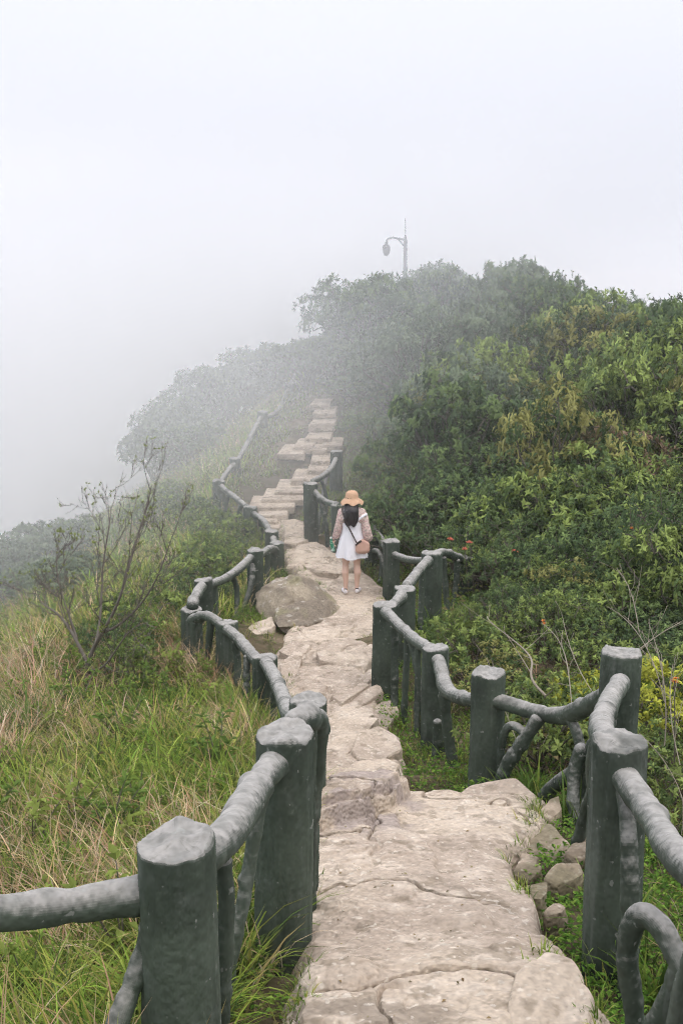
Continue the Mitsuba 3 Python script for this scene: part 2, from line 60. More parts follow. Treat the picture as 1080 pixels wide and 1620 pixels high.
FLAGS = [[[0.084, 9.39, 0.855], [0.146, 9.86, 0.77], [0.356, 10.004, 0.746], [0.536, 9.812, 0.779], [0.548, 9.5, 0.836], [0.329, 9.192, 0.891], [0.164, 9.192, 0.891]], [[-0.19, 9.692, 0.8], [-0.12, 10.1, 0.73], [0.122, 10.34, 0.693], [0.351, 10.22, 0.711], [0.113, 9.5, 0.836], [-0.055, 9.236, 0.883], [-0.18, 9.17, 0.895]], [[-0.177, 9.016, 0.924], [-0.027, 9.192, 0.891], [0.119, 9.104, 0.907], [0.105, 8.796, 0.968], [-0.077, 8.576, 1.015], [-0.174, 8.576, 1.015]], [[-0.101, 8.4, 1.055], [0.107, 8.95, 0.937], [0.387, 9.016, 0.924], [0.483, 8.796, 0.968], [0.386, 8.26, 1.111], [0.138, 7.668, 1.344]], [[-0.198, 10.46, 0.675], [-0.126, 10.7, 0.642], [0.193, 10.9, 0.615], [0.325, 10.58, 0.658], [0.122, 10.268, 0.704], [-0.119, 10.028, 0.742], [-0.189, 9.98, 0.75]], [[-0.231, 11.2, 0.577], [-0.067, 11.4, 0.554], [0.166, 11.25, 0.571], [0.142, 10.95, 0.608], [-0.126, 10.7, 0.642], [-0.214, 10.652, 0.649]], [[0.298, 11.25, 0.571], [0.41, 11.6, 0.533], [0.606, 11.7, 0.523], [0.607, 11.2, 0.577], [0.455, 10.7, 0.642], [0.319, 10.8, 0.628]], [[-0.444, 12.2, 0.481], [-0.373, 12.74, 0.421], [-0.15, 12.86, 0.409], [0.165, 12.8, 0.415], [0.345, 12.26, 0.474], [0.246, 11.95, 0.501], [-0.138, 11.75, 0.518]], [[-0.121, 11.45, 0.548], [-0.035, 11.75, 0.518], [0.248, 12.05, 0.492], [0.313, 11.85, 0.509], [0.169, 11.5, 0.543], [0.0, 11.15, 0.583]], [[0.034, 11.4, 0.554], [0.242, 11.75, 0.518], [0.437, 12.0, 0.497], [0.456, 11.75, 0.518], [0.302, 11.4, 0.554], [0.104, 11.05, 0.595]], [[-0.737, 12.86, 0.409], [-0.619, 13.25, 0.374], [-0.475, 13.1, 0.387], [-0.486, 12.56, 0.44], [-0.606, 12.15, 0.485], [-0.705, 12.26, 0.474]], [[-0.782, 13.4, 0.362], [-0.63, 13.858, 0.321], [-0.382, 13.662, 0.338], [-0.428, 13.34, 0.367], [-0.6, 13.16, 0.382]], [[-0.309, 13.22, 0.376], [-0.156, 13.4, 0.362], [0.155, 13.28, 0.372], [0.197, 12.98, 0.397], [-0.075, 12.86, 0.409], [-0.265, 12.92, 0.403]], [[0.167, 12.35, 0.463], [0.37, 12.65, 0.43], [0.374, 12.26, 0.474], [0.249, 12.1, 0.489]], [[-1.362, 14.644, 0.267], [-1.234, 15.2, 0.242], [-0.979, 15.65, 0.194], [-0.907, 15.036, 0.248], [-1.059, 14.578, 0.271], [-1.249, 14.316, 0.287]], [[-0.644, 18.675, 0.039], [-0.331, 19.215, 0.031], [0.087, 19.035, 0.032], [0.211, 18.36, 0.047], [0.0, 17.8, 0.062], [-0.363, 18.0, 0.059]], [[-0.955, 18.9, 0.034], [-0.809, 20.2, 0.024], [-0.467, 20.4, 0.022], [0.0, 19.575, 0.029], [0.055, 19.215, 0.031], [-0.434, 18.9, 0.034]], [[-1.068, 20.3, 0.023], [-1.074, 20.9, 0.022], [-0.75, 21.2, 0.024], [-0.589, 20.6, 0.021], [-0.805, 20.1, 0.025]], [[-0.201, 17.4, 0.07], [0.052, 18.0, 0.059], [0.227, 17.92, 0.06], [0.248, 17.2, 0.075], [0.0, 16.865, 0.091]]]
SIDE_STONES = [[[0.582, 6.9, 1.5], [0.712, 7.412, 1.391], [0.942, 7.668, 1.344], [1.269, 7.7, 1.338], [1.396, 7.508, 1.372], [1.315, 7.14, 1.446], [1.072, 6.833, 1.512], [0.79, 6.9, 1.5]], [[1.071, 6.433, 1.592], [1.18, 6.74, 1.529], [1.348, 6.767, 1.524], [1.43, 6.473, 1.583], [1.401, 6.207, 1.644], [1.26, 6.1, 1.67], [1.13, 6.207, 1.644]], [[0.975, 5.983, 1.695], [1.071, 6.26, 1.631], [1.191, 6.233, 1.637], [1.18, 6.03, 1.685], [1.069, 5.89, 1.716]], [[1.117, 5.575, 1.793], [1.203, 5.808, 1.735], [1.345, 5.89, 1.716], [1.375, 5.692, 1.763], [1.293, 5.493, 1.815], [1.169, 5.458, 1.825]], [[0.922, 5.217, 1.879], [0.981, 5.493, 1.815], [1.108, 5.563, 1.796], [1.09, 5.327, 1.856], [1.04, 5.162, 1.892]], [[1.275, 6.633, 1.55], [1.409, 7.14, 1.446], [1.494, 7.22, 1.429], [1.465, 6.74, 1.529], [1.324, 6.433, 1.592]], [[1.304, 5.867, 1.721], [1.407, 6.233, 1.637], [1.528, 6.3, 1.622], [1.479, 5.96, 1.7], [1.373, 5.773, 1.743]], [[0.6, 3.667, 2.311], [0.672, 3.979, 2.219], [0.833, 4.177, 2.152], [0.934, 4.098, 2.178], [0.964, 3.842, 2.263], [0.887, 3.608, 2.329]], [[0.98, 4.942, 1.946], [1.055, 5.079, 1.911], [1.111, 5.015, 1.927], [1.062, 4.85, 1.97], [0.99, 4.834, 1.974]]]
CREST = [[-1.26, 37.0, 2.71, 1.63], [-0.42, 38.0, 2.99, 1.88], [0.54, 39.0, 3.11, 1.93], [1.31, 40.0, 3.49, 1.75], [2.41, 42.0, 3.82, 1.84], [3.5, 43.0, 5.36, 2.33], [4.51, 41.0, 4.51, 1.79], [5.2, 39.0, 4.62, 1.7], [5.81, 38.0, 5.44, 1.96], [6.69, 37.0, 4.7, 1.81], [6.95, 34.0, 4.5, 1.67], [7.02, 31.0, 4.38, 1.52], [6.1, 25.0, 4.08, 1.64], [6.91, 25.0, 4.4, 1.3], [7.36, 24.0, 4.12, 1.45], [-0.96, 33.5, 3.17, 1.57], [-0.18, 33.0, 3.23, 1.54], [0.74, 32.0, 3.18, 1.5], [0.38, 31.0, 2.29, 1.37], [1.21, 29.0, 2.37, 1.37], [0.96, 26.5, 1.83, 1.18], [1.77, 32.0, 2.76, 1.59]]
SPUR = [[-2.08, 41.0, 2.12, 1.81], [-2.82, 40.0, 2.63, 1.98], [-3.75, 39.0, 2.09, 1.94], [-4.33, 37.0, 2.12, 1.84], [-4.98, 35.0, 1.35, 1.75], [-5.29, 33.0, 1.23, 1.56], [-4.15, 31.0, 1.03, 1.56]]
LOW_SPUR = [[-6.8, 25.0, -0.5, 1.71], [-6.38, 26.0, -0.51, 1.33], [-7.23, 24.0, -0.61, 1.64], [-6.34, 22.0, -1.25, 1.4], [-5.02, 20.0, -0.67, 1.15]]
SAPLING = {'trunk': [[-2.851, 12.0, 0.407, 0.0477], [-2.82, 12.0, 0.63, 0.0414], [-2.804, 12.0, 0.815, 0.0378]], 'limbs': [[[-2.805, 12.0, 0.793, 0.0252], [-2.644, 11.9, 1.12, 0.0209], [-2.393, 11.7, 1.561, 0.0158], [-2.26, 11.8, 1.988, 0.0122], [-2.141, 11.9, 2.382, 0.0086], [-2.035, 12.0, 2.791, 0.0036]], [[-2.813, 12.0, 0.778, 0.0216], [-2.97, 12.1, 1.054, 0.018], [-3.165, 12.2, 1.287, 0.013], [-3.328, 12.3, 1.36, 0.0086], [-3.46, 12.4, 1.501, 0.0036]], [[-2.726, 12.0, 0.984, 0.0173], [-2.681, 12.2, 1.375, 0.013], [-2.662, 12.3, 1.786, 0.0101], [-2.597, 12.3, 2.149, 0.0079], [-2.561, 12.4, 2.486, 0.0029]], [[-2.607, 11.9, 1.178, 0.0173], [-2.251, 11.6, 1.451, 0.0122], [-1.97, 11.4, 1.821, 0.0094], [-1.827, 11.3, 2.118, 0.0072], [-1.699, 11.2, 2.434, 0.0029]], [[-2.943, 12.1, 1.024, 0.013], [-3.124, 12.3, 1.456, 0.0086], [-3.203, 12.4, 1.759, 0.005], [-3.149, 12.4, 1.979, 0.0029]], [[-2.823, 12.0, 0.719, 0.013], [-2.465, 11.6, 0.992, 0.0101], [-2.219, 11.4, 1.34, 0.0072], [-1.999, 11.3, 1.476, 0.0029]]]}
TWIGS = [[[1.767, 8.2, 1.724, 0.007], [1.787, 8.6, 1.936, 0.01], [1.78, 9.0, 2.067, 0.008], [1.681, 9.2, 2.14, 0.005]], [[1.704, 9.0, 1.568, 0.019], [1.642, 9.2, 1.718, 0.016], [1.618, 9.3, 1.797, 0.014], [1.464, 9.5, 1.93, 0.008], [1.306, 9.8, 2.009, 0.006]], [[2.272, 7.5, 1.771, 0.011], [2.262, 7.6, 2.109, 0.01], [2.248, 7.7, 2.356, 0.009], [2.194, 7.8, 2.583, 0.005]], [[2.312, 7.7, 2.023, 0.007], [2.215, 8.1, 2.365, 0.007], [2.064, 8.5, 2.49, 0.005]], [[2.081, 8.0, 2.202, 0.007], [2.366, 8.3, 2.299, 0.007], [2.606, 8.4, 2.393, 0.005]], [[1.43, 8.6, 1.29, 0.008], [1.323, 9.0, 1.568, 0.008], [1.235, 9.2, 1.832, 0.005]], [[1.953, 8.3, 1.839, 0.007], [1.875, 8.8, 1.971, 0.008], [1.866, 9.2, 2.168, 0.005]], [[2.061, 7.4, 1.908, 0.007], [2.175, 7.0, 1.766, 0.006], [2.231, 6.8, 1.595, 0.004]], [[2.594, 9.5, 1.959, 0.008], [2.541, 9.8, 2.274, 0.007], [2.497, 10.0, 2.396, 0.006]], [[2.296, 7.2, 1.764, 0.009], [2.299, 7.5, 2.055, 0.009], [2.358, 7.7, 2.309, 0.005]]]
BOULDER = [[-1.138, 16.2, 0.481], [-0.905, 16.4, 0.581], [-0.626, 16.5, 0.603], [-0.363, 16.6, 0.457], [-0.711, 15.55, 0.328], [-0.801, 15.8, 0.556], [-1.24, 16.0, 0.211], [-1.147, 15.7, 0.131], [-0.888, 15.3, 0.164], [-0.5, 15.4, 0.169], [-0.092, 15.8, 0.157], [0.028, 16.3, 0.12], [-0.347, 17.2, 0.096], [-1.079, 17.0, 0.082], [-1.269, 16.3, 0.336], [-0.895, 15.4, 0.039], [-0.182, 15.7, -0.059]]
BOULDER_SLAB = [[-0.929, 15.45, 0.377], [-0.627, 15.5, 0.456], [-0.182, 15.8, 0.386], [0.028, 16.2, 0.19], [-0.868, 14.95, 0.258], [-0.521, 14.95, 0.276], [-0.222, 15.3, 0.257], [0.0, 15.9, 0.165], [-0.785, 15.0, 0.123], [-0.178, 15.3, 0.071], [0.0, 16.0, -0.011], [-0.958, 15.3, 0.257]]
WOMAN = [0.157, 17.0, 0.062]
LAMP = [[2.618, 48.0, 6.455], [1.842, 48.0, 6.253], [2.723, 47.6, 4.502], [2.61, 48.0, 7.133]]
FLOWERS = [[2.838, 19.5, 1.176], [2.6, 19.8, 1.174], [2.454, 15.6, 1.178], [1.878, 16.2, 1.152], [1.63, 16.6, 1.105], [1.784, 16.0, 1.107], [2.194, 11.9, 1.293], [2.499, 8.1, 2.027], [3.88, 14.8, 1.663]]
TUFTS = [[1.469, 7.95, 1.156], [1.389, 8.1, 1.114], [1.074, 14.0, 0.494], [1.267, 13.2, 0.674], [1.309, 18.5, 0.664], [1.073, 18.8, 0.615], [1.628, 7.2, 1.345], [1.417, 4.9, 2.005], [1.402, 4.5, 1.943], [-2.847, 10.0, 0.741], [-2.91, 9.4, 0.821]]

# ---------------------------------------------------------------- helpers
def rng_of(seed): return np.random.default_rng(seed)
def proc(fn, eps=2e-3): return mikit.proc(fn, eps)
def add(key, mesh, bsdf, label=None, cat=None, group=None, kind=None, **kw):
    scene[key] = mikit.ply(mesh, bsdf, **kw)
    tag(key, label, cat, group, kind)
    return key
def tag(key, label=None, cat=None, group=None, kind=None):
    d = {k: v for k, v in (('label', label), ('category', cat), ('group', group), ('kind', kind)) if v}
    if d: labels[key] = d
def numbered(base, i): return base if i == 0 else f'{base}_{i:03d}'
def sstep(a, b, t):
    k = np.clip((t - a) / (b - a), 0, 1)
    return k * k * (3 - 2 * k)
def grid_faces(nu, nv):
    i, j = np.meshgrid(np.arange(nu - 1), np.arange(nv - 1), indexing='ij')
    a = i * nv + j
    return np.stack([a, a + nv, a + nv + 1, a + 1], -1).reshape(-1, 4)
def tri(q): return np.vstack([q[:, [0, 1, 2]], q[:, [0, 2, 3]]])

# ---------------------------------------------------------------- ground
_g = np.array(GROUND)
_rbf = RBFInterpolator(_g[:, :2], _g[:, 2], kernel='linear', smoothing=0.02)
def smooth_z(x, y):
    s = np.shape(x)
    p = np.stack([np.ravel(x), np.ravel(y)], 1).astype(float)
    return _rbf(p).reshape(s)
# a regular lookup so that everything that stands on the ground asks the same surface
_gx, _gy = np.linspace(-30, 34, 257), np.linspace(-4, 66, 281)
_X, _Y = np.meshgrid(_gx, _gy, indexing='ij')
_P = np.stack([_X, _Y, 0 * _X], -1)
_Z = smooth_z(_X, _Y)
from scipy.ndimage import gaussian_filter, map_coordinates
_Z = gaussian_filter(_Z, 1.2)
_Z += 0.10 * (meshkit.fbm(_P / 1.1, 3, 2) - 0.5) * sstep(0.5, 3, np.abs(_X) + 0 * _Y)
# the cut in which the path and the stairs lie
_cl = np.array([(np.array(a) + np.array(b)) / 2 for a, b in PATH_NEAR + PATH_FAR] + [np.mean(t, 0) for t in TREADS])
_cd, _ci = cKDTree(_cl[:, :2]).query(np.stack([_X.ravel(), _Y.ravel()], 1))
_cut = sstep(1.25, 0.45, _cd.reshape(_X.shape))
_Z = np.where(_cut > 0, np.minimum(_Z, _Z * (1 - _cut) + _cut * (_cl[_ci, 2].reshape(_X.shape) - 0.16)), _Z)
def ground_z(x, y):
    x, y = np.asarray(x, float), np.asarray(y, float)
    return map_coordinates(_Z, [np.ravel((x + 30) / 0.25), np.ravel((y + 4) / 0.25)], order=1, mode='nearest').reshape(x.shape)

# ---------------------------------------------------------------- materials
def lerp(a, b, t): return a * (1 - t) + b * t
def bumped(inner, fn, scale, eps=3e-3):
    return {'type': 'twosided', 'inner': {'type': 'bumpmap', 'tex': proc(fn, eps), 'scale': scale, 'b': inner}}
def principled(color, rough, **kw):
    return {'type': 'principled', 'base_color': color if isinstance(color, dict) else {'type': 'rgb', 'value': list(color)},
            'roughness': rough if isinstance(rough, dict) else float(rough), **kw}

def rock_color(p, n, uv):
    a = mikit.fbm(p.x * 1.3 + 2, p.y * 1.3, p.z * 2.0, 4)
    b = mikit.fbm(p.x * 7, p.y * 7 + 3, p.z * 7, 3)
    c = mikit.fbm(p.x * 38, p.y * 38, p.z * 38, 2)
    base = mikit.mix((0.475, 0.400, 0.316), (0.385, 0.318, 0.255), mikit.smoothstep(0.35, 0.65, a))
    base = mikit.mix(base, (0.55, 0.475, 0.39), mikit.smoothstep(0.52, 0.72, b) * 0.7)
    base = mikit.mix(base, (0.22, 0.18, 0.14), mikit.smoothstep(0.60, 0.80, mikit.fbm(p.x * 3.1 + 9, p.y * 4.2, p.z * 3, 4)) * 0.75)
    d = mikit.fbm(p.x * 10 + 31, p.y * 10, p.z * 10, 4)
    base = mikit.mix(base, (0.20, 0.16, 0.115), mikit.smoothstep(0.56, 0.70, d) * 0.55)
    base = mikit.mix(base, (0.60, 0.55, 0.47), mikit.smoothstep(0.66, 0.76, c) * 0.55)
    e = dr.square((p.x - 0.06) / 0.55) + dr.square((p.y - 7.0) / 0.8)
    base = mikit.mix(base, (0.27, 0.225, 0.205), (1 - mikit.smoothstep(0.5, 1.1, e)) * mikit.smoothstep(0.38, 0.6, b) * 0.75)
    return base * (0.72 + 0.5 * mikit.fbm(p.x * 55, p.y * 55, p.z * 55, 2))
def rock_relief(p, n, uv):
    b = mikit.fbm(p.x * 9, p.y * 9, p.z * 9, 4)
    return b * 0.7 + 0.3 * mikit.noise(p.x * 60, p.y * 60, p.z * 60)
scene['rock_look'] = bumped(principled(proc(rock_color), 0.88, specular=0.25), rock_relief, 0.045)

def boulder_color(p, n, uv):
    a = mikit.fbm(p.x * 2.2, p.y * 2.2, p.z * 3, 4)
    b = mikit.fbm(p.x * 11 + 4, p.y * 11, p.z * 11, 3)
    base = mikit.mix((0.31, 0.265, 0.20), (0.19, 0.16, 0.125), mikit.smoothstep(0.38, 0.66, a))
    base = mikit.mix(base, (0.19, 0.18, 0.10), mikit.smoothstep(0.55, 0.75, mikit.fbm(p.x * 3 + 7, p.y * 3, p.z * 3, 3)) * 0.6)
    base = mikit.mix(base, (0.42, 0.39, 0.34), mikit.smoothstep(0.62, 0.74, b) * 0.6)
    return base * (0.75 + 0.5 * mikit.noise(p.x * 45, p.y * 45, p.z * 45))
scene['boulder_look'] = bumped(principled(proc(boulder_color), 0.92, specular=0.2), rock_relief, 0.03)

def cast_color(p, n, uv):
    a = mikit.fbm(p.x * 4, p.y * 4, p.z * 2.2, 4)
    b = mikit.fbm(p.x * 22, p.y * 22, p.z * 14 + 5, 3)
    c = mikit.fbm(p.x * 60, p.y * 60, p.z * 45, 2)
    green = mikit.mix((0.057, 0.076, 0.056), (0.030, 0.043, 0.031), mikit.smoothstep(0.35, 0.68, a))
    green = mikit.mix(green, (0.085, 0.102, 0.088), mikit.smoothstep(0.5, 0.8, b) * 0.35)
    worn_toplit = mikit.mix((0.315, 0.305, 0.285), (0.21, 0.208, 0.192), mikit.smoothstep(0.3, 0.8, b))
    w = mikit.smoothstep(0.08, 0.95, n.z + 0.22 * (b - 0.5) + 0.22 * (a - 0.5) + 0.45 * (c - 0.5))  # upward faces paler: worn paint, plus overhead light put into the colour
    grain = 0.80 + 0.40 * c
    c = mikit.mix(green, worn_toplit, w)
    streak = mikit.smoothstep(0.62, 0.78, mikit.fbm(p.x * 16 + 3, p.y * 16, p.z * 1.2, 3))
    c = mikit.mix(c, (0.25, 0.27, 0.25), streak * 0.15)
    c = mikit.mix(c, (0.035, 0.042, 0.034), mikit.smoothstep(0.6, 0.75, mikit.fbm(p.x * 6 + 13, p.y * 6, p.z * 3, 3)) * 0.55)
    chip = mikit.smoothstep(0.74, 0.80, mikit.fbm(p.x * 31 + 7, p.y * 31, p.z * 20, 3))
    c = mikit.mix(c, (0.30, 0.31, 0.29), chip * 0.45)
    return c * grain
def cast_relief(p, n, uv):
    return 0.7 * mikit.fbm(p.x * 24, p.y * 24, p.z * 3.5, 4) + 0.3 * mikit.fbm(p.x * 70, p.y * 70, p.z * 50, 2)
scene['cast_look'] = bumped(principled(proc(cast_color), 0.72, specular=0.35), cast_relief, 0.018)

def soil_color(p, n, uv):
    a = mikit.fbm(p.x * 1.5, p.y * 1.5, p.z, 4)
    b = mikit.fbm(p.x * 13, p.y * 13, p.z * 13, 3)
    c = mikit.mix((0.085, 0.068, 0.042), (0.16, 0.125, 0.085), mikit.smoothstep(0.4, 0.65, a))
    return mikit.mix(c, (0.055, 0.06, 0.026), mikit.smoothstep(0.45, 0.75, b) * 0.8)
scene['edge_rock_look'] = bumped(principled(proc(lambda p, n, uv: rock_color(p, n, uv) * mikit.mix((0.80, 0.78, 0.74), (0.42, 0.43, 0.36), mikit.smoothstep(0.42, 0.62, mikit.fbm(p.x * 4, p.y * 4, p.z * 5, 3)))), 0.9, specular=0.2), rock_relief, 0.035)
scene['soil_look'] = bumped(principled(proc(soil_color), 0.95, specular=0.1), lambda p, n, uv: mikit.fbm(p.x * 14, p.y * 14, p.z * 14, 3), 0.05)

def leafy(trans, rough=0.5, spec=0.5):
    return {'type': 'principledthin', 'base_color': {'type': 'mesh_attribute', 'name': 'vertex_color'}, 'roughness': rough,
            'diff_trans': trans, 'eta': 1.33, 'spec_trans': 0.0}
scene['leaf_look'] = leafy(0.5, 0.42)
scene['grass_look'] = leafy(0.6, 0.6)
scene['bark_look'] = {'type': 'twosided', 'b': principled(proc(lambda p, n, uv: mikit.mix((0.085, 0.070, 0.055), (0.17, 0.155, 0.13), mikit.fbm(p.x * 20, p.y * 20, p.z * 8, 3))), 0.9)}
scene['dry_twig_look'] = {'type': 'twosided', 'b': principled(proc(lambda p, n, uv: mikit.mix((0.20, 0.17, 0.13), (0.36, 0.32, 0.26), mikit.fbm(p.x * 12, p.y * 12, p.z * 12, 3))), 0.9)}

# ---------------------------------------------------------------- the ridge
_xs = np.concatenate([-30 - np.geomspace(0.6, 44, 20)[::-1], np.linspace(-30, 34, 257), 34 + np.geomspace(0.6, 27, 14)])
_ys = np.concatenate([-4 - np.geomspace(0.6, 25, 12)[::-1], np.linspace(-4, 66, 281), 66 + np.geomspace(0.6, 38, 14)])
_tx, _ty = np.meshgrid(_xs, _ys, indexing='ij')
_near = (_tx >= -30) & (_tx <= 34) & (_ty >= -4) & (_ty <= 66)
_tz = np.where(_near, ground_z(_tx, _ty), smooth_z(_tx, _ty))
_tz += np.where(_near, 0, 0.5 * (meshkit.fbm(np.stack([_tx, _ty, 0 * _tx], -1) / 9, 3, 4) - 0.5))
add('ground', (np.stack([_tx, _ty, _tz], -1).reshape(-1, 3), grid_faces(*_tx.shape)), 'soil_look', smooth=True)
labels['ground'] = {'label': 'brown soil of the ridge under the grass and shrubs', 'kind': 'structure', 'category': 'ground'}
labels.setdefault('ground')

# ---------------------------------------------------------------- the trodden rock path
def curve_rows(rows, n):
    a = np.array(rows)                                   # (k, 2, 3)
    y = a[:, :, 1].mean(1)
    s = np.concatenate([[0], np.cumsum(np.linalg.norm(np.diff(a.mean(1), axis=0), axis=1))])
    from scipy.interpolate import PchipInterpolator
    return PchipInterpolator(s, a.reshape(len(a), 6))(np.linspace(0, s[-1], n)).reshape(n, 2, 3)
def ridged(p, f, seed, w):
    return np.clip(1 - np.abs(meshkit.fbm(p * f, 4, seed) - 0.5) / w, 0, 1)
def terraces(p, f, seed, h, k):
    t = meshkit.fbm(p * f, 3, seed) * k
    return h * (np.floor(t) + sstep(0.45, 0.55, t - np.floor(t)))
def path_sheet(rows, nv, nu, seed, rough, end_drop, margin=0.3):
    e = curve_rows(rows, nv)
    t = np.linspace(-margin, 1 + margin, nu)
    p = e[:, :1] * (1 - t[None, :, None]) + e[:, 1:] * t[None, :, None]
    width = np.linalg.norm(e[:, 1] - e[:, 0], axis=1)[:, None]
    inside = np.minimum(t, 1 - t)[None] * width
    q = p * np.array([1, 1, 0.0]) + seed
    inside = inside + 0.42 * (meshkit.fbm(q * 1.6, 5, seed) - 0.5)
    warp = q + 0.35 * np.stack([meshkit.fbm(q * 1.1, 3, seed + 7), meshkit.fbm(q * 1.1, 3, seed + 8), 0 * q[..., 0]], -1)
    dz = 0.10 * (meshkit.fbm(q * 0.9, 3, seed + 1) - 0.5) + terraces(warp, 0.62, seed + 2, 0.034, 7) - 0.115
    dz += 0.035 * (meshkit.fbm(q * 4, 4, seed + 3) - 0.5) + 0.026 * (meshkit.fbm(q * 11, 5, seed + 5) - 0.5)
    dz -= 0.06 * ridged(warp, 1.0, seed + 4, 0.009) * sstep(0.42, 0.55, meshkit.fbm(q * 0.7 + 9, 2, seed + 6))
    dz -= 0.045 * ridged(warp * np.array([1, 0.6, 1]), 1.3, seed + 34, 0.012) * sstep(0.5, 0.62, meshkit.fbm(q * 1.1 + 4, 2, seed + 16))
    dz += terraces(warp, 1.7, seed + 12, 0.012, 6) - 0.033
    p = p.copy()
    p[..., 2] += rough * dz + 0.05
    p[..., 2] -= 0.36 * sstep(0.04, -0.13, inside) + 0.03 * sstep(0.25, 0.0, inside)
    s = np.linspace(0, 1, nv)[:, None]
    p[..., 2] -= end_drop * sstep(0.982, 1.0, s + 0.012 * (meshkit.fbm(q * 2, 3, 3) - 0.5))
    return p
_pn = path_sheet(PATH_NEAR, 560, 300, 3, 1.0, 0.45)
# the purplish outcrop that breaks through on the left of the near path
_c, _d = np.array([0.06, 7.0]), np.array([0.55, 1.0]) / np.hypot(0.55, 1.0)
_r = _pn[..., :2] - _c
_u, _v = _r @ _d, _r @ np.array([_d[1], -_d[0]])
_h = meshkit.fbm(_pn * np.array([2.2, 2.2, 0]), 4, 21)
_k = 1 - (np.abs(_u) / 0.75) ** 2.2 - (np.abs(_v + 0.05) / 0.30) ** 2 + 0.9 * (_h - 0.5)
_pn[..., 2] += 0.12 * sstep(0.0, 0.16, _k) + 0.07 * sstep(0.40, 0.48, _k + 0.4 * (_h - 0.5)) + 0.05 * (_k > 0) * (meshkit.fbm(_pn * np.array([7, 4, 0]), 4, 23) - 0.5) * sstep(0, 0.2, _k)
add('path', (_pn.reshape(-1, 3), grid_faces(*_pn.shape[:2])), 'rock_look', smooth=True)
labels['path'] = {'label': 'trodden beige rock path running down and up the ridge', 'kind': 'structure', 'category': 'path'}
_pf = path_sheet(PATH_FAR, 520, 150, 11, 1.0, 0.1, 0.5)
add('path__paving', (_pf.reshape(-1, 3), grid_faces(*_pf.shape[:2])), 'rock_look', smooth=True)

_tree_near = cKDTree(np.vstack([_pn.reshape(-1, 3), _pf.reshape(-1, 3)])[:, :2])
_all_path = np.vstack([_pn.reshape(-1, 3), _pf.reshape(-1, 3)])
def top_z(x, y):
    """Height of whatever one would step on: the path where there is one, else the ground."""
    z = ground_z(x, y)
    d, i = _tree_near.query(np.stack([np.ravel(x), np.ravel(y)], 1))
    zp = np.where(d < 0.08, _all_path[i, 2], -99).reshape(np.shape(z))
    return np.maximum(z, zp)

def stone(outline, z, thick, seed, bulge=0.03, rough=0.02, rings=14, sides=56, tilt=(0, 0), chip=0.06):
    """A flat slab with broken edges from its outline (x, y) about its middle."""
    o = np.array(outline, float)[:, :2]
    c = o.mean(0)
    seg = np.vstack([o, o[:1]])
    s = np.concatenate([[0], np.cumsum(np.linalg.norm(np.diff(seg, axis=0), axis=1))])
    tt = np.linspace(0, s[-1], sides, endpoint=False)
    rim = np.stack([np.interp(tt, s, seg[:, k]) for k in (0, 1)], 1) - c
    size = np.linalg.norm(rim, axis=1).mean()
    v = [np.zeros((1, 3))]
    prof = [(f, 0.0) for f in np.linspace(0, 1, rings)[1:-2]] + [(0.955, -0.012), (0.99, -0.035), (1.0, -0.08), (1.01, -0.5 * thick - 0.04), (0.97, -thick - 0.1)]
    for f, dz in prof:
        v.append(np.column_stack([rim * f, np.full(sides, dz)]))
    v = np.vstack(v)
    q = v + np.array([c[0], c[1], 0]) + seed * 3.7
    edge = np.linalg.norm(v[:, :2], axis=1) / size
    v[:, :2] *= (1 + 2 * chip * (meshkit.fbm(q * 5, 3, seed) - 0.5) / max(size, 0.1) ** 0.5)[:, None]
    v[:, 2] += bulge * (1 - edge ** 2) + 2 * rough * (meshkit.fbm(q * 4.5, 4, seed + 1) - 0.5) + 0.4 * terraces(q, 1.2, seed + 2, rough, 6) - rough
    v[:, 2] += v[:, 0] * tilt[0] + v[:, 1] * tilt[1]
    n = len(prof)
    f = [[0, 1 + (i + 1) % sides, 1 + i] for i in range(sides)]
    i = np.arange(sides)
    for k in range(n - 1):
        a, b = 1 + k * sides, 1 + (k + 1) * sides
        f += np.stack([a + i, a + (i + 1) % sides, b + (i + 1) % sides], 1).tolist() + np.stack([a + i, b + (i + 1) % sides, b + i], 1).tolist()
    f = np.array(f)
    m = trimesh.Trimesh(v + np.array([c[0], c[1], z]), f, process=False)
    m.fix_normals()
    return m
def angular_rock(points, seed, cell=0.05, rough=0.02, soft=1):
    """A broken rock: the hull of its corners, finely divided, edges softened a little and faces roughened."""
    h = trimesh.convex.convex_hull(np.array(points, float))
    m = manifold3d.Manifold(manifold3d.Mesh(np.asarray(h.vertices, np.float32), np.asarray(h.faces, np.uint32))).refine_to_length(cell).to_mesh()
    m = trimesh.Trimesh(m.vert_properties[:, :3], m.tri_verts)
    if soft: trimesh.smoothing.filter_laplacian(m, lamb=0.5, iterations=soft)
    v = np.array(m.vertices)
    k = 1.6 * (meshkit.fbm(v * 2.6 + seed, 4, seed) - 0.5) + 0.8 * (meshkit.fbm(v * 9 + seed, 3, seed + 1) - 0.5) - 0.8 * ridged(v + seed, 1.5, seed + 2, 0.03)
    m.vertices = v + m.vertex_normals * (k * rough)[:, None]
    return m
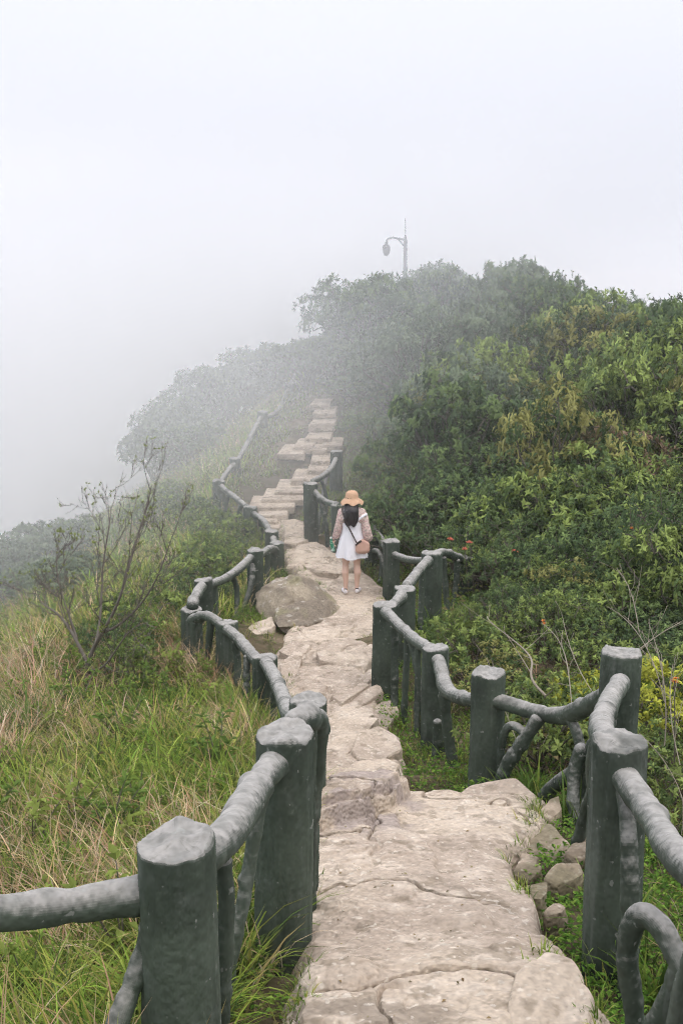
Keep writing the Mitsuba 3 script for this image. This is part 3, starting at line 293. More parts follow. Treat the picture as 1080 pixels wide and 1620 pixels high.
def hull_stone(outline, z, thick, seed, rough=0.02, tilt=(0, 0), cell=0.045):
    g = rng_of(seed)
    o = np.array(outline, float)[:, :2]
    c = o.mean(0)
    r = o - c
    tz = r[:, 0] * tilt[0] + r[:, 1] * tilt[1]
    pts = [np.column_stack([c + r * g.uniform(0.88, 0.97, (len(o), 1)), z + tz * 0.95 + g.normal(0, 0.006, len(o))]),
           np.column_stack([c + r * 1.0, z + tz - g.uniform(0.012, 0.04, len(o))]),
           np.column_stack([c + r * g.uniform(0.95, 1.06, (len(o), 1)), z - thick * g.uniform(0.6, 1.2, len(o))])]
    return angular_rock(np.vstack(pts), seed, cell, rough, 0)
_rs = rng_of(5)
for _i, _o in enumerate(FLAGS):
    _a = np.array(_o)
    _z = top_z(*_a[:, :2].mean(0)) + 0.02 + 0.035 * _rs.random()
    add(numbered('path__flagstone', _i), hull_stone(_o, _z, 0.2, 40 + _i, 0.02, (0.05 * _rs.standard_normal(), 0.07 * _rs.standard_normal())), 'rock_look', smooth=32)
for _i, _o in enumerate(SIDE_STONES):
    _a = np.array(_o)
    _z = (_a[:, 2].mean() - 0.07 if _i == 0 else top_z(*_a[:, :2].mean(0)) + 0.05 if _i == 7 else float(ground_z(*_a[:, :2].mean(0))) + 0.09)
    if _i in (3, 4, 5, 6, 8):
        _a[:, 1] = _a[:, 1].max() - (_a[:, 1].max() - _a[:, 1]) * 0.5; _z += 0.02
    m = hull_stone(_a, _z, 0.2, 70 + _i, 0.03, (0.05 * _rs.standard_normal(), 0.05 * _rs.standard_normal()), 0.028)
    trimesh.smoothing.filter_laplacian(m, lamb=0.4, iterations=1)
    add(numbered('path__edge_stone', _i), m, 'rock_look' if _i in (0, 7) else 'edge_rock_look', smooth=34)
for _i, _o in enumerate(TREADS):
    _a = np.array(_o)
    add(numbered('path__step', _i), hull_stone(_o, _a[:, 2].mean() + 0.02, 0.17, 100 + _i, 0.012, cell=0.06), 'rock_look', smooth=32)
add('boulder', angular_rock(BOULDER, 3, 0.035, 0.045, 0), 'boulder_look', 'big brown angular boulder on the left edge of the path behind the fence bend', 'boulder', smooth=32)
add('boulder_001', angular_rock(BOULDER_SLAB, 5, 0.035, 0.03, 0), 'boulder_look', 'low flat brown slab lying at the foot of the big boulder', 'boulder', smooth=32)

# ---------------------------------------------------------------- cast log fences
def spline(pts, n):
    from scipy.interpolate import CubicSpline, PchipInterpolator
    p = np.array(pts, float)
    if len(p) == 2: return p[0] + (p[1] - p[0]) * np.linspace(0, 1, n)[:, None]
    s = np.concatenate([[0], np.cumsum(np.linalg.norm(np.diff(p[:, :3], axis=0), axis=1) ** 0.7)])
    t = np.linspace(0, s[-1], n)
    return np.column_stack([CubicSpline(s, p[:, :3])(t), PchipInterpolator(s, p[:, 3])(t)])
def limb(pts, n=26, sides=14, seed=0, lump=0.10, fine=0.04, ends=True, knots=0, flare=0.0):
    """A gnarled branch through (x, y, z, radius) points with rounded ends."""
    c = spline(pts, n)
    p, r = c[:, :3], c[:, 3].copy()
    run = np.concatenate([[0], np.cumsum(np.linalg.norm(np.diff(p, axis=0), axis=1))])
    if flare: r = r * (1 + flare * np.exp(-(np.minimum(run, run[-1] - run) / (1.3 * c[:, 3].mean())) ** 2))
    t = np.gradient(p, axis=0); t /= np.linalg.norm(t, axis=1, keepdims=True)
    ref = np.array([0, 0, 1.0]) if abs(t[0, 2]) < 0.8 else np.array([0, 1.0, 0])
    a = np.cross(t[0], ref); a /= np.linalg.norm(a)
    frames = []
    for k in range(n):
        a = a - t[k] * (a @ t[k]); a /= np.linalg.norm(a)
        frames.append((a, np.cross(t[k], a)))
    A, B = np.array([f[0] for f in frames]), np.array([f[1] for f in frames])
    ang = np.arange(sides) * 2 * PI / sides
    if ends:
        u = np.linspace(0, 1, n); L = np.linalg.norm(np.diff(p, axis=0), axis=1).sum()
        near = np.minimum(u, 1 - u) * L / np.maximum(r, 1e-4)
        r = r * np.sqrt(np.clip(1 - (1 - np.clip(near + 0.10, 0, 1)) ** 2, 0.05, 1))
    dirs = np.cos(ang)[None, :, None] * A[:, None] + np.sin(ang)[None, :, None] * B[:, None]
    v = p[:, None] + dirs * r[:, None, None]
    rr = c[:, 3].mean()
    k = 1 + 2 * lump * (meshkit.fbm(v / (rr * 3.2) + seed * 1.37, 3, seed) - 0.5) + 2 * fine * (meshkit.fbm(v / (rr * 0.7) + seed, 2, seed + 3) - 0.5)
    kg = np.random.default_rng(seed + 999)
    for _ in range(knots):
        at, side, big = kg.uniform(0.12, 0.9) * run[-1], kg.uniform(0, 2 * PI), kg.uniform(0.16, 0.34)
        k = k + big * np.exp(-((run[:, None] - at) / (0.75 * rr)) ** 2) * np.exp(-(1 - np.cos(ang[None] - side)) * 2.2)
        k = k - 0.10 * np.exp(-((run[:, None] - at - 1.3 * rr) / (0.5 * rr)) ** 2)
    v = p[:, None] + dirs * (r[:, None] * k)[..., None]
    v = np.vstack([v.reshape(-1, 3), p[:1] - t[:1] * r[0] * 0.3, p[-1:] + t[-1:] * r[-1] * 0.3])
    i, j = np.meshgrid(np.arange(n - 1), np.arange(sides), indexing='ij')
    q = np.stack([i * sides + j, i * sides + (j + 1) % sides, (i + 1) * sides + (j + 1) % sides, (i + 1) * sides + j], -1).reshape(-1, 4)
    j = np.arange(sides); e = n * sides
    f = np.vstack([tri(q), np.stack([np.full(sides, e), (j + 1) % sides, j], 1), np.stack([np.full(sides, e + 1), (n - 1) * sides + j, (n - 1) * sides + (j + 1) % sides], 1)])
    return v, f
def log_post(x, y, top, bottom, r, seed, sides=36):
    """A cast log: a slightly flared stem, a rounded broken lip and a flat sawn head."""
    g = rng_of(seed)
    nz = 70 if sides > 50 else 26
    h = top - bottom
    zs = np.concatenate([np.linspace(bottom, top - 0.35 * r, nz), top - r * np.array([0.22, 0.12, 0.05, 0.01, 0.0, 0.0, 0.0])])
    rs = np.concatenate([r * (1 + 0.07 * (1 - np.linspace(0, 1, nz)) ** 1.5), r * np.array([1.0, 0.985, 0.94, 0.87, 0.72, 0.45, 0.15])])
    ang = np.arange(sides) * 2 * PI / sides
    lean = g.normal(0, 0.012, 2)
    z = np.repeat(zs[:, None], sides, 1)
    ring = np.stack([np.cos(ang), np.sin(ang)], -1)
    q = np.concatenate([np.repeat(ring[None], len(zs), 0) * 1.0, z[..., None]], -1)
    k = 1 + 0.10 * (meshkit.fbm(q * np.array([1.2, 1.2, 2.0]) + seed * 2.1, 3, seed) - 0.5) + 0.11 * (meshkit.fbm(q * np.array([4.5, 4.5, 1.6]) + seed, 4, seed + 1) - 0.5) - 0.05 * np.clip(1 - np.abs(meshkit.fbm(q * np.array([2.6, 2.6, 0.9]) + seed * 1.7, 3, seed + 5) - 0.5) / 0.035, 0, 1)
    xy = ring[None] * (rs[:, None] * k)[..., None]
    lip = np.clip((z - top + 0.3 * r) / (0.3 * r), 0, 1)
    z = z + lip * r * (0.55 * (meshkit.fbm(np.concatenate([xy / r, 0 * z[..., None]], -1) * 1.3 + seed, 3, seed + 2) - 0.5)) - lip * r * (0.05 + 0.10 * (meshkit.fbm(np.concatenate([xy / r, 0 * z[..., None]], -1) * 5 + seed, 3, seed + 8) - 0.5))
    v = np.concatenate([xy + np.array([x, y]) + (z - bottom)[..., None] * lean, z[..., None]], -1).reshape(-1, 3)
    v = np.vstack([v, [[x + h * lean[0], y + h * lean[1], z[-1].mean()]]])
    m = len(zs)
    i, j = np.meshgrid(np.arange(m - 1), np.arange(sides), indexing='ij')
    f = tri(np.stack([i * sides + j, i * sides + (j + 1) % sides, (i + 1) * sides + (j + 1) % sides, (i + 1) * sides + j], -1).reshape(-1, 4))
    j = np.arange(sides)
    f = np.vstack([f, np.stack([np.full(sides, m * sides), (m - 1) * sides + j, (m - 1) * sides + (j + 1) % sides], 1)])
    return v, f
def fence(key, posts, rails, braces, seed, label):
    tag(key, label, 'fence')
    for i, (p, r) in enumerate(posts):
        b = min(float(ground_z(p[0], p[1])), p[2] - 0.8) - 0.25
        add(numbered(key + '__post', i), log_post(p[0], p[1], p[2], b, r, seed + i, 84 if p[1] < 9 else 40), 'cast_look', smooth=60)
    for i, t in enumerate(rails):
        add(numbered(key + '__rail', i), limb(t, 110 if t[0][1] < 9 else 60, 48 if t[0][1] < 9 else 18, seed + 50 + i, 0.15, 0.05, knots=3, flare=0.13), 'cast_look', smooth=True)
    for i, t in enumerate(braces):
        t = [list(q) for q in t]
        e = max(t[-1], t[0], key=lambda q: -q[2]) if abs(t[-1][2] - t[0][2]) > 0.2 else t[-1]
        zg = float(ground_z(e[0], e[1])) - 0.12
        if e[2] > zg: e[2] = zg
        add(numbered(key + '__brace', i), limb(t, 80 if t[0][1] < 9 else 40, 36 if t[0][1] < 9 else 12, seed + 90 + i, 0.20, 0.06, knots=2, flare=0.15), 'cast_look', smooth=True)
fence('log_fence', POSTS_LEFT, RAILS_LEFT, BRACES_LEFT, 200, 'grey-green cast log fence along the grassy left side of the path, fading into fog uphill')
fence('log_fence_001', POSTS_RIGHT, RAILS_RIGHT, BRACES_RIGHT, 400, 'grey-green cast log fence along the bushy right side of the path, below the shrubs')

# ---------------------------------------------------------------- leaves, blades and shrubs
def clip_color(c): return np.clip(c, 0.004, 0.9)
def leaves(base, direction, normal, length, width, color, fold=0.25, droop=0.15):
    """Pointed leaves of four triangles, creased along the midrib; arrays of n."""
    d = direction / np.linalg.norm(direction, axis=1, keepdims=True)
    s = np.cross(d, normal); s /= np.linalg.norm(s, axis=1, keepdims=True) + 1e-9
    up = np.cross(s, d)
    L, Wd = np.asarray(length)[:, None], np.asarray(width)[:, None]
    mid = base + d * L * 0.52
    tip = base + d * L - up * L * droop
    a = mid + s * Wd * 0.5 + up * Wd * fold
    b = mid - s * Wd * 0.5 + up * Wd * fold
    v = np.stack([base, a, tip, b], 1).reshape(-1, 3)
    n = len(base)
    f = (np.array([[0, 1, 2], [0, 2, 3]])[None] + (np.arange(n) * 4)[:, None, None]).reshape(-1, 3)
    return v, f, np.repeat(clip_color(color), 4, 0)
def join(parts):
    v, f, c, at = [], [], [], 0
    for p in parts:
        v.append(p[0]); f.append(p[1] + at); at += len(p[0])
        if len(p) > 2: c.append(p[2])
    return (np.vstack(v), np.vstack(f)) + ((np.vstack(c),) if c else ())
def unit(g, n):
    v = g.normal(size=(n, 3))
    return v / np.linalg.norm(v, axis=1, keepdims=True)

PALETTE = {   # (old leaf, young leaf, share of young rosettes)
    'dark': ((0.085, 0.128, 0.062), (0.150, 0.210, 0.082), 0.3),
    'grey': ((0.130, 0.172, 0.112), (0.200, 0.250, 0.155), 0.35),
    'green': ((0.122, 0.176, 0.066), (0.240, 0.305, 0.095), 0.4),
    'yellow': ((0.092, 0.138, 0.060), (0.285, 0.285, 0.105), 0.42),
    'bronze': ((0.125, 0.120, 0.065), (0.280, 0.205, 0.140), 0.45),
    'bright': ((0.140, 0.185, 0.032), (0.380, 0.400, 0.065), 0.7)}
def shrub(seed, kind, w=1.0, h=1.0, lobes=20, rosettes=24, per=9, leaf=0.075, flat=0.42, even=1.0):
    """A shrub of unit height and about unit half-width: stems to leafy lobes, rosettes of leaves on the lobes. Returns crown, stems."""
    g = rng_of(seed)
    old, young, share = PALETTE[kind]
    old, young = np.array(old), np.array(young)
    crown, stems, norm = [], [], []
    nb = 4 + int(g.integers(3))
    roots = [np.array([0.10 * math.cos(a), 0.10 * math.sin(a), -0.12]) for a in np.linspace(0, 2 * PI, nb, endpoint=False)]
    # lobes on and inside an uneven dome
    k = np.arange(lobes) + 0.5
    zc = 1 - k / lobes * 1.05
    an = k * 2.39996 + g.uniform(0, 6)
    rad = np.sqrt(np.clip(1 - zc ** 2, 0, 1))
    C = np.stack([np.cos(an) * rad, np.sin(an) * rad, zc], 1)
    C *= (0.60 + 0.30 * g.random(lobes))[:, None]
    C[:, 2] = 0.40 + 0.48 * C[:, 2] + g.normal(0, 0.05, lobes)
    C[:, :2] *= w * 1.05
    inner = g.random(lobes) < 0.16
    C[inner, :2] *= 0.5
    for i, c in enumerate(C):
        r = g.uniform(0.17, 0.36) * w
        root = roots[i % nb]
        m1 = root * 0.6 + np.array([c[0] * 0.25, c[1] * 0.25, c[2] * 0.38]) + g.normal(0, 0.03, 3)
        m2 = np.array([c[0] * 0.68, c[1] * 0.68, c[2] * 0.70]) + g.normal(0, 0.05, 3)
        stems.append(limb([[*root, 0.020], [*m1, 0.016], [*m2, 0.010], [*(c - [0, 0, 0.05]), 0.006]], 9, 5, seed + i, 0.1, 0, False))
        n = int(rosettes * g.uniform(0.7, 1.3))
        u = unit(g, n); u[:, 2] = np.abs(u[:, 2]) * 1.0 - 0.25
        q = c + u * np.array([r, r, r * flat * 1.5]) * np.cbrt(g.uniform(0.25, 1, n))[:, None]
        for t in g.choice(n, min(5, n), replace=False):
            stems.append(limb([[*(c - [0, 0, 0.05]), 0.005], [*((c + q[t]) / 2 - [0, 0, 0.01]), 0.004], [*q[t], 0.0025]], 4, 3, seed, 0, 0, False))
        is_young = (g.random(n) < share * (0.4 + 1.2 * (q[:, 2] > c[2])) * (0.5 + g.random()))
        tone = np.where(is_young[:, None], young, old) * (1 + even * g.uniform(-0.28, 0.25, (n, 1))) * (1 + even * g.uniform(-0.15, 0.15))
        axis = u * [0.6, 0.6, 0.5] + [0, 0, 0.75] + g.normal(0, 0.25, (n, 3))
        axis /= np.linalg.norm(axis, axis=1, keepdims=True)
        base = np.repeat(q, per, 0); ax = np.repeat(axis, per, 0)
        rnd = unit(g, n * per)
        side = np.cross(ax, rnd); side /= np.linalg.norm(side, axis=1, keepdims=True) + 1e-9
        d = side + ax * g.uniform(-0.15, 0.9, (n * per, 1))
        ll = leaf * g.uniform(0.6, 1.25, n * per)
        col = np.repeat(tone, per, 0) * (1 + even * g.uniform(-0.18, 0.18, (n * per, 1)))
        crown.append(leaves(base + ax * g.uniform(-0.04, 0.02, (n * per, 1)), d, ax, ll, ll * g.uniform(0.34, 0.46, n * per), col))
        nn = ax * 0.15 + np.repeat(u * [0.75, 0.75, 0.55], per, 0) + [0, 0, 0.38] + 0.35 * even * unit(g, n * per)
        norm.append(np.repeat(nn / np.linalg.norm(nn, axis=1, keepdims=True), 4, 0))
    return join(crown), join(stems), np.vstack(norm)
VARIANTS = {}
def leafy_ply(crown, norm, bsdf='leaf_look'):
    """Leaves shaded with the soft roundness of the clump they grow on."""
    path = meshkit.write_ply((crown[0], crown[1]), False, None, crown[2], normals=norm)
    return {'type': 'ply', 'filename': path, 'face_normals': False, 'bsdf': {'type': 'ref', 'id': bsdf}}
def variant(name, *a, **k):
    crown, stems, norm = shrub(*a, **k)
    # unit height: the top leaf at 1
    s = 1.0 / np.percentile(crown[0][:, 2], 99.7)
    crown = (crown[0] * s, crown[1], crown[2]); stems = (stems[0] * s, stems[1])
    scene['kind_' + name] = {'type': 'shapegroup', 'crown': leafy_ply(crown, norm), 'stems': mikit.ply(stems, 'bark_look', smooth=True)}
    VARIANTS[name] = 1
# tall evergreen masses of the hillside (leaf length is relative to the height of the shrub)
variant('dark_a', 11, 'dark', 0.75, lobes=22, rosettes=24, leaf=0.056, even=0.4)
variant('dark_b', 12, 'dark', 0.95, lobes=24, rosettes=24, leaf=0.056, even=0.4)
variant('grey_a', 13, 'grey', 0.80, lobes=20, rosettes=24, leaf=0.060)
variant('grey_b', 14, 'grey', 1.00, lobes=22, rosettes=24, leaf=0.062, even=0.4)
variant('green_a', 15, 'green', 0.90, lobes=22, rosettes=24, leaf=0.062)
variant('green_b', 16, 'green', 1.05, lobes=24, rosettes=22, leaf=0.070)
variant('yellow_a', 17, 'yellow', 0.95, lobes=20, rosettes=26, leaf=0.060, flat=0.28)
variant('yellow_b', 18, 'yellow', 1.10, lobes=22, rosettes=24, leaf=0.062, flat=0.26)
variant('bronze_a', 19, 'bronze', 0.95, lobes=20, rosettes=26, leaf=0.060, flat=0.3)
variant('bright_a', 20, 'bright', 1.05, lobes=24, rosettes=22, leaf=0.060)
variant('crest_a', 21, 'grey', 0.80, lobes=34, rosettes=24, leaf=0.075, flat=0.40, even=0.15)
variant('crest_b', 22, 'dark', 0.80, lobes=32, rosettes=24, leaf=0.075, flat=0.40, even=0.15)
variant('tree_a', 25, 'yellow', 0.62, lobes=30, rosettes=22, leaf=0.046, flat=0.34)
variant('fine_a', 26, 'green', 1.00, lobes=32, rosettes=30, per=8, leaf=0.044)
variant('fine_b', 27, 'dark', 0.95, lobes=32, rosettes=30, per=8, leaf=0.042)
variant('low_a', 23, 'green', 1.30, lobes=22, rosettes=18, leaf=0.085)
variant('low_b', 24, 'dark', 1.25, lobes=22, rosettes=18, leaf=0.080)
_count = {}
def plant(name, kind, x, y, height, width, rot, label, category, group=None, sink=0.06):
    i = _count.get(name, 0); _count[name] = i + 1
    key = numbered(name, i)
    z = float(ground_z(x, y)) - sink * height
    scene[key] = {'type': 'instance', 'group': {'type': 'ref', 'id': 'kind_' + kind},
        'to_world': T().translate([x, y, z]).rotate([0, 0, 1], rot).scale([width, width, height])}
    tag(key, label, category, group)
    return key

# clearances
_pc = np.array(PATH_NEAR + PATH_FAR).reshape(-1, 2, 3)
_mid = np.vstack([(_pc[:, 0] + _pc[:, 1])[:, :2] / 2, np.array([np.mean(t, 0)[:2] for t in TREADS]), [[-1.3, 33], [-2.2, 37]]])
_mid = _mid[np.argsort(_mid[:, 1])]
_half = np.interp(_mid[:, 1], _pc[:, :, 1].mean(1), np.linalg.norm(_pc[:, 1] - _pc[:, 0], axis=1) / 2)
def right_limit(y):
    """x of the right edge of the cleared strip (the right fence where there is one)."""
    r = np.array([p[0][:2] for p in POSTS_RIGHT])
    keep = np.array([i for i in range(len(r)) if i not in (8,)])
    r = r[keep]; r = r[np.argsort(r[:, 1])]
    return np.interp(y, np.r_[r[:, 1], 30, 36], np.r_[r[:, 0], 0.35, -1.2])
def left_limit(y):
    l = np.array([p[0][:2] for p in POSTS_LEFT]); l = l[np.argsort(l[:, 1])]
    return np.interp(y, l[:, 1], l[:, 0])

# ---------------------------------------------------------------- the skyline of the hill
_g = rng_of(77)
for _i, (x, y, top, w) in enumerate(CREST):
    h = top - float(ground_z(x, y))
    k = ('crest_a', 'crest_b', 'grey_a', 'crest_a', 'dark_a')[_i % 5] if _i < 12 else ('tree_a', 'crest_b', 'green_a', 'dark_a', 'dark_a', 'dark_b', 'dark_a', 'dark_b', 'dark_b', 'dark_a')[_i - 12]
    lab = {5: 'tall pale tree on the skyline just right of the lamp post', 8: 'tallest sparse tree on the skyline, right of the middle of the hill',
           12: 'yellow-green tree standing clear of the fog near the right edge below the skyline', 13: 'dark leafy tree standing up at the right end of the skyline'}.get(_i)
    plant('crest_tree', k, x, y, h * 1.04, max(w * 0.85, 0.45 * h), float(_g.uniform(0, 360)), lab or ('foggy tree in the row along the hill skyline' if _i < 15 else 'dark foggy tree crowding the right side of the upper stairs'), 'tree', None if lab else 'trees along the skyline' if _i < 15 else 'trees right of the upper stairs')
for _i, (x, y, top, w) in enumerate(SPUR):
    h = top - float(ground_z(x, y))
    plant('fog_bush', ('dark_a', 'crest_b', 'crest_a')[_i % 3], x, y, h * 1.02, max(w * 0.9, 0.5 * h), float(_g.uniform(0, 360)), 'bush half lost in fog on the ridge left of the far stairs', 'bush', 'bushes in the fog on the far left ridge')
for _i, (x, y, top, w) in enumerate(LOW_SPUR):
    h = max(top - float(ground_z(x, y)), 0.8)
    plant('slope_bush', ('crest_a', 'dark_a')[_i % 2], x, y, h, max(w * 0.8, 0.5 * h), float(_g.uniform(0, 360)), 'blurred dark bush low on the foggy left slope, behind the bare sapling', 'bush', 'bushes low on the left slope')

for _i, y in enumerate(np.linspace(12.2, 25, 13)):
    x = float(left_limit(y)) - _g.uniform(0.55, 1.5)
    k = ('fine_a', 'fine_b', 'low_a')[_i % 3]
    h = _g.uniform(0.5, 0.9)
    plant('verge_bush', k, x, float(y), h, h * 0.75, float(_g.uniform(0, 360)), ('mid green', 'dark green', 'broad-leaved green')[_i % 3] + (' bush against the left fence near the boulder' if y < 18 else ' bush against the left fence below the misty stairs'), 'bush', ('mid green', 'dark green', 'broad-leaved green')[_i % 3] + (' bushes by the fence near the boulder' if y < 18 else ' bushes by the fence below the stairs'))

# ---------------------------------------------------------------- the shrub-covered hillside on the right
def scatter(g, n, box, dist, ok):
    pts = []
    for _ in range(n * 40):
        p = np.array([g.uniform(*box[0]), g.uniform(*box[1])])
        if ok(p) and all(np.hypot(*(p - q)) > dist for q in pts): pts.append(p)
        if len(pts) >= n: break
    return pts
_g = rng_of(31)
_hill = scatter(_g, 165, ((-1.0, 17), (13.5, 40)), 1.08, lambda p: p[0] > right_limit(p[1]) + (1.7 if p[1] < 28 else 1.3) and not (p[1] < 18.5 and p[0] < 3.6) and p[0] < 0.36 * p[1] + 1.5)
for p in _hill:
    x, y = float(p[0]), float(p[1])
    n = float(meshkit.fbm(np.array([x / 3.0, y / 3.0, 0.5]), 2, 9))
    warm = 1.1 * math.exp(-((x - 4.9) / 2.8) ** 2 - ((y - 20.5) / 3.6) ** 2) + 0.9 * math.exp(-((x - 7.0) / 1.5) ** 2 - ((y - 24) / 3) ** 2)
    u = _g.random()
    if u < 0.5 * warm: kind = ('yellow_a', 'yellow_b', 'yellow_b', 'bronze_a')[_g.integers(4)]
    elif x < 2.6 or y > 29: kind = ('dark_a', 'dark_b', 'grey_b')[_g.integers(3)]
    elif y < 20: kind = ('fine_a', 'fine_b', 'fine_a', 'green_a')[_g.integers(4)]
    else: kind = ('dark_b', 'grey_a', 'grey_b', 'green_a', 'green_b')[_g.integers(5)]
    look = {'da': 'dark green', 'gr': 'grey-green' if kind[2] == 'e' and kind[3] == 'y' else 'mid green', 'ye': 'yellow-tipped', 'br': 'bronze-tipped', 'fi': 'finely leaved green'}[kind[:2]]
    side = 'beside the stairs' if x < 0.10 * y else 'near the right edge' if x > 0.21 * y else 'right of the middle'
    row = 'low on the hillside just above the fence' if y < 19 else 'halfway up the hillside' if y < 27 else 'high on the hillside under the skyline'
    lab, grp = f'{look} shrub {row}, {side}', f'{look} shrubs {row}, {side}'
    q = _g.random()
    h = (_g.uniform(1.0, 1.5) if q < 0.42 else _g.uniform(1.6, 2.2) if q < 0.76 else _g.uniform(2.4, 3.1)) * (1.0 if y > 17 else 0.8)
    plant('hill_shrub', kind, x, y, h, h * _g.uniform(0.58, 0.8) * (0.8 if h > 2.3 else 1.0), float(_g.uniform(0, 360)), lab, 'shrub', grp)

_fill = scatter(_g, 40, ((1.2, 4.6), (12.6, 19.5)), 0.62, lambda p: p[0] > right_limit(p[1]) + 0.75 and not (abs(p[0] - 1.85) < 0.75 and 13.4 < p[1] < 16.7))
for p in _fill:
    x, y = float(p[0]), float(p[1])
    h = _g.uniform(0.75, 1.15) * (1 + 0.12 * (y - 14))
    kind = ('fine_a', 'fine_b', 'fine_b', 'low_b', 'low_a')[_g.integers(5)]
    look = {'fine_a': 'mid green fine-leaved', 'fine_b': 'dark fine-leaved', 'low_b': 'dark broad-leaved', 'low_a': 'mid green broad-leaved'}[kind]
    row = 'close behind the fence, right of the woman' if y > 15.5 else 'in the hollow right of the middle fence posts'
    plant('hollow_shrub', kind, x, y, h, h * _g.uniform(0.62, 0.8), float(_g.uniform(0, 360)), f'{look} shrub {row}', 'shrub', f'{look} shrubs {row}')

# ---------------------------------------------------------------- scrub below the right fence
_near_scrub = scatter(_g, 46, ((1.0, 7.5), (4.6, 14.5)), 0.72, lambda p: p[0] > right_limit(p[1]) + 0.62 and not (12.2 < p[1] < 17 and p[0] < 2.9) and p[0] < 0.36 * p[1] + 1.0)
for p in _near_scrub:
    x, y = float(p[0]), float(p[1])
    if x > 2.3 and 6.0 < y < 10.5: kind = ('bright_a', 'low_a', 'bright_a', 'green_b')[_g.integers(4)]
    else: kind = ('low_a', 'low_b', 'green_b', 'yellow_a', 'low_b')[_g.integers(5)]
    look = {'br': 'bright yellow-green', 'lo': 'dark leafy' if kind[-1] == 'b' else 'mid green leafy', 'gr': 'pale green', 'ye': 'yellow-tipped'}[kind[:2]]
    row = 'beside the nearest right fence post' if y < 7 else 'behind the two tallest right fence posts' if y < 10.5 else 'outside the right fence, downhill of the woman'
    lab, grp = f'{look} low bush {row}', f'{look} low bushes {row}'
    h = _g.uniform(0.55, 0.95) * (1.0 if y > 7 else 0.7)
    plant('fence_bush', kind, x, y, h, h * _g.uniform(0.65, 0.9), float(_g.uniform(0, 360)), lab, 'bush', grp)

# ---------------------------------------------------------------- grass
def blades(root, az, length, width, lean, curl, color, seg=4, tipcol=None):
    """Tapering blades that lean out and bend over; one strip of triangles each."""
    n = len(root)
    out = np.stack([np.cos(az), np.sin(az), 0 * az], 1)
    side = np.stack([-np.sin(az), np.cos(az), 0 * az], 1)
    pts, ang = [root], lean.copy()
    step = length / seg
    for _ in range(seg):
        pts.append(pts[-1] + (out * np.sin(ang)[:, None] + np.array([0, 0, 1.0]) * np.cos(ang)[:, None]) * step[:, None])
        ang = ang + curl / seg
    prof = np.array([0.75, 1.0, 0.85, 0.55, 0.0]) if seg == 4 else np.array([0.8, 1.0, 0.6, 0.0])
    v, c = [], []
    for k in range(seg):
        w = side * (width * 0.5 * prof[k])[:, None]
        v += [pts[k] - w, pts[k] + w]
    v.append(pts[seg])
    v = np.stack(v, 1)
    m = 2 * seg + 1
    f = []
    for k in range(seg - 1):
        a = 2 * k
        f += [[a, a + 1, a + 3], [a, a + 3, a + 2]]
    f.append([2 * seg - 2, 2 * seg - 1, 2 * seg])
    f = (np.array(f)[None] + (np.arange(n) * m)[:, None, None]).reshape(-1, 3)
    tip = color if tipcol is None else tipcol
    tt = np.array([k // 2 / seg for k in range(2 * seg)] + [1.0])
    col = color[:, None] * (1 - tt)[None, :, None] + tip[:, None] * tt[None, :, None]
    return v.reshape(-1, 3), f, clip_color(col.reshape(-1, 3))
def tufts(g, centers, per, length, spread, width, palette, curl=(0.5, 1.9), lean=(0.05, 0.55), seg=4, base=None):
    n = len(centers)
    cnt = np.maximum(3, (per * g.uniform(0.5, 1.5, n)).astype(int))
    idx = np.repeat(np.arange(n), cnt)
    m = len(idx)
    c = centers[idx]
    a, r = g.uniform(0, 2 * PI, m), np.sqrt(g.random(m))
    sp = (spread * g.uniform(0.6, 1.4, n))[idx]
    root = np.column_stack([c[:, 0] + np.cos(a) * r * sp, c[:, 1] + np.sin(a) * r * sp])
    z = (base or ground_z)(root[:, 0], root[:, 1]) - 0.02
    wind = g.normal(0, 0.5, n)[idx] + PI * 1.05
    mix_ = (g.random(n) < 0.5)[idx]
    az = np.where(g.random(m) < 0.35, wind + g.normal(0, 0.5, m), a + g.normal(0, 0.5, m))
    L = (length * g.uniform(0.6, 1.3, n))[idx] * g.uniform(0.45, 1.1, m)
    le = g.uniform(*lean, m) * (0.4 + 0.8 * r)
    pal = np.array([p[0] for p in palette]); wt = np.array([p[1] for p in palette], float); wt /= wt.sum()
    ct = g.choice(len(pal), n, p=wt)[idx]
    own = g.choice(len(pal), m, p=wt)
    pick = np.where(g.random(m) < 0.65, ct, own)
    col = pal[pick] * g.uniform(0.7, 1.3, (m, 1)) * g.uniform(0.9, 1.1, (m, 3)) * (g.uniform(0.55, 1.25, n)[idx])[:, None]
    return blades(np.column_stack([root, z]), az, L, width * g.uniform(0.6, 1.3, m), le, g.uniform(*curl, m), col, seg, col * np.array([1.2, 1.1, 1.0]))
GREEN = [((0.145, 0.245, 0.048), 4), ((0.215, 0.320, 0.062), 4), ((0.300, 0.345, 0.090), 3), ((0.085, 0.130, 0.042), 3), ((0.330, 0.310, 0.130), 1.2)]
DRY = [((0.500, 0.410, 0.275), 4), ((0.400, 0.310, 0.190), 3), ((0.590, 0.520, 0.390), 2.2), ((0.330, 0.250, 0.150), 2), ((0.500, 0.330, 0.230), 0.8)]
def left_field(g, n, yr, reach, ok=lambda x, y: True):
    y = g.uniform(*yr, n * 3)
    x = left_limit(y) - 0.05 - g.random(n * 3) ** 1.3 * (reach(y) + left_limit(y))
    keep = (x > -0.36 * y - 1.6)
    return np.stack([x, y], 1)[keep][:n]
def spots(c, seed, f, lo, hi, want=True):
    k = meshkit.fbm(np.column_stack([c / f, np.full(len(c), 0.3)]), 3, seed)
    g = rng_of(seed)
    s = sstep(lo, hi, k)
    return c[(g.random(len(c)) < s) == want]
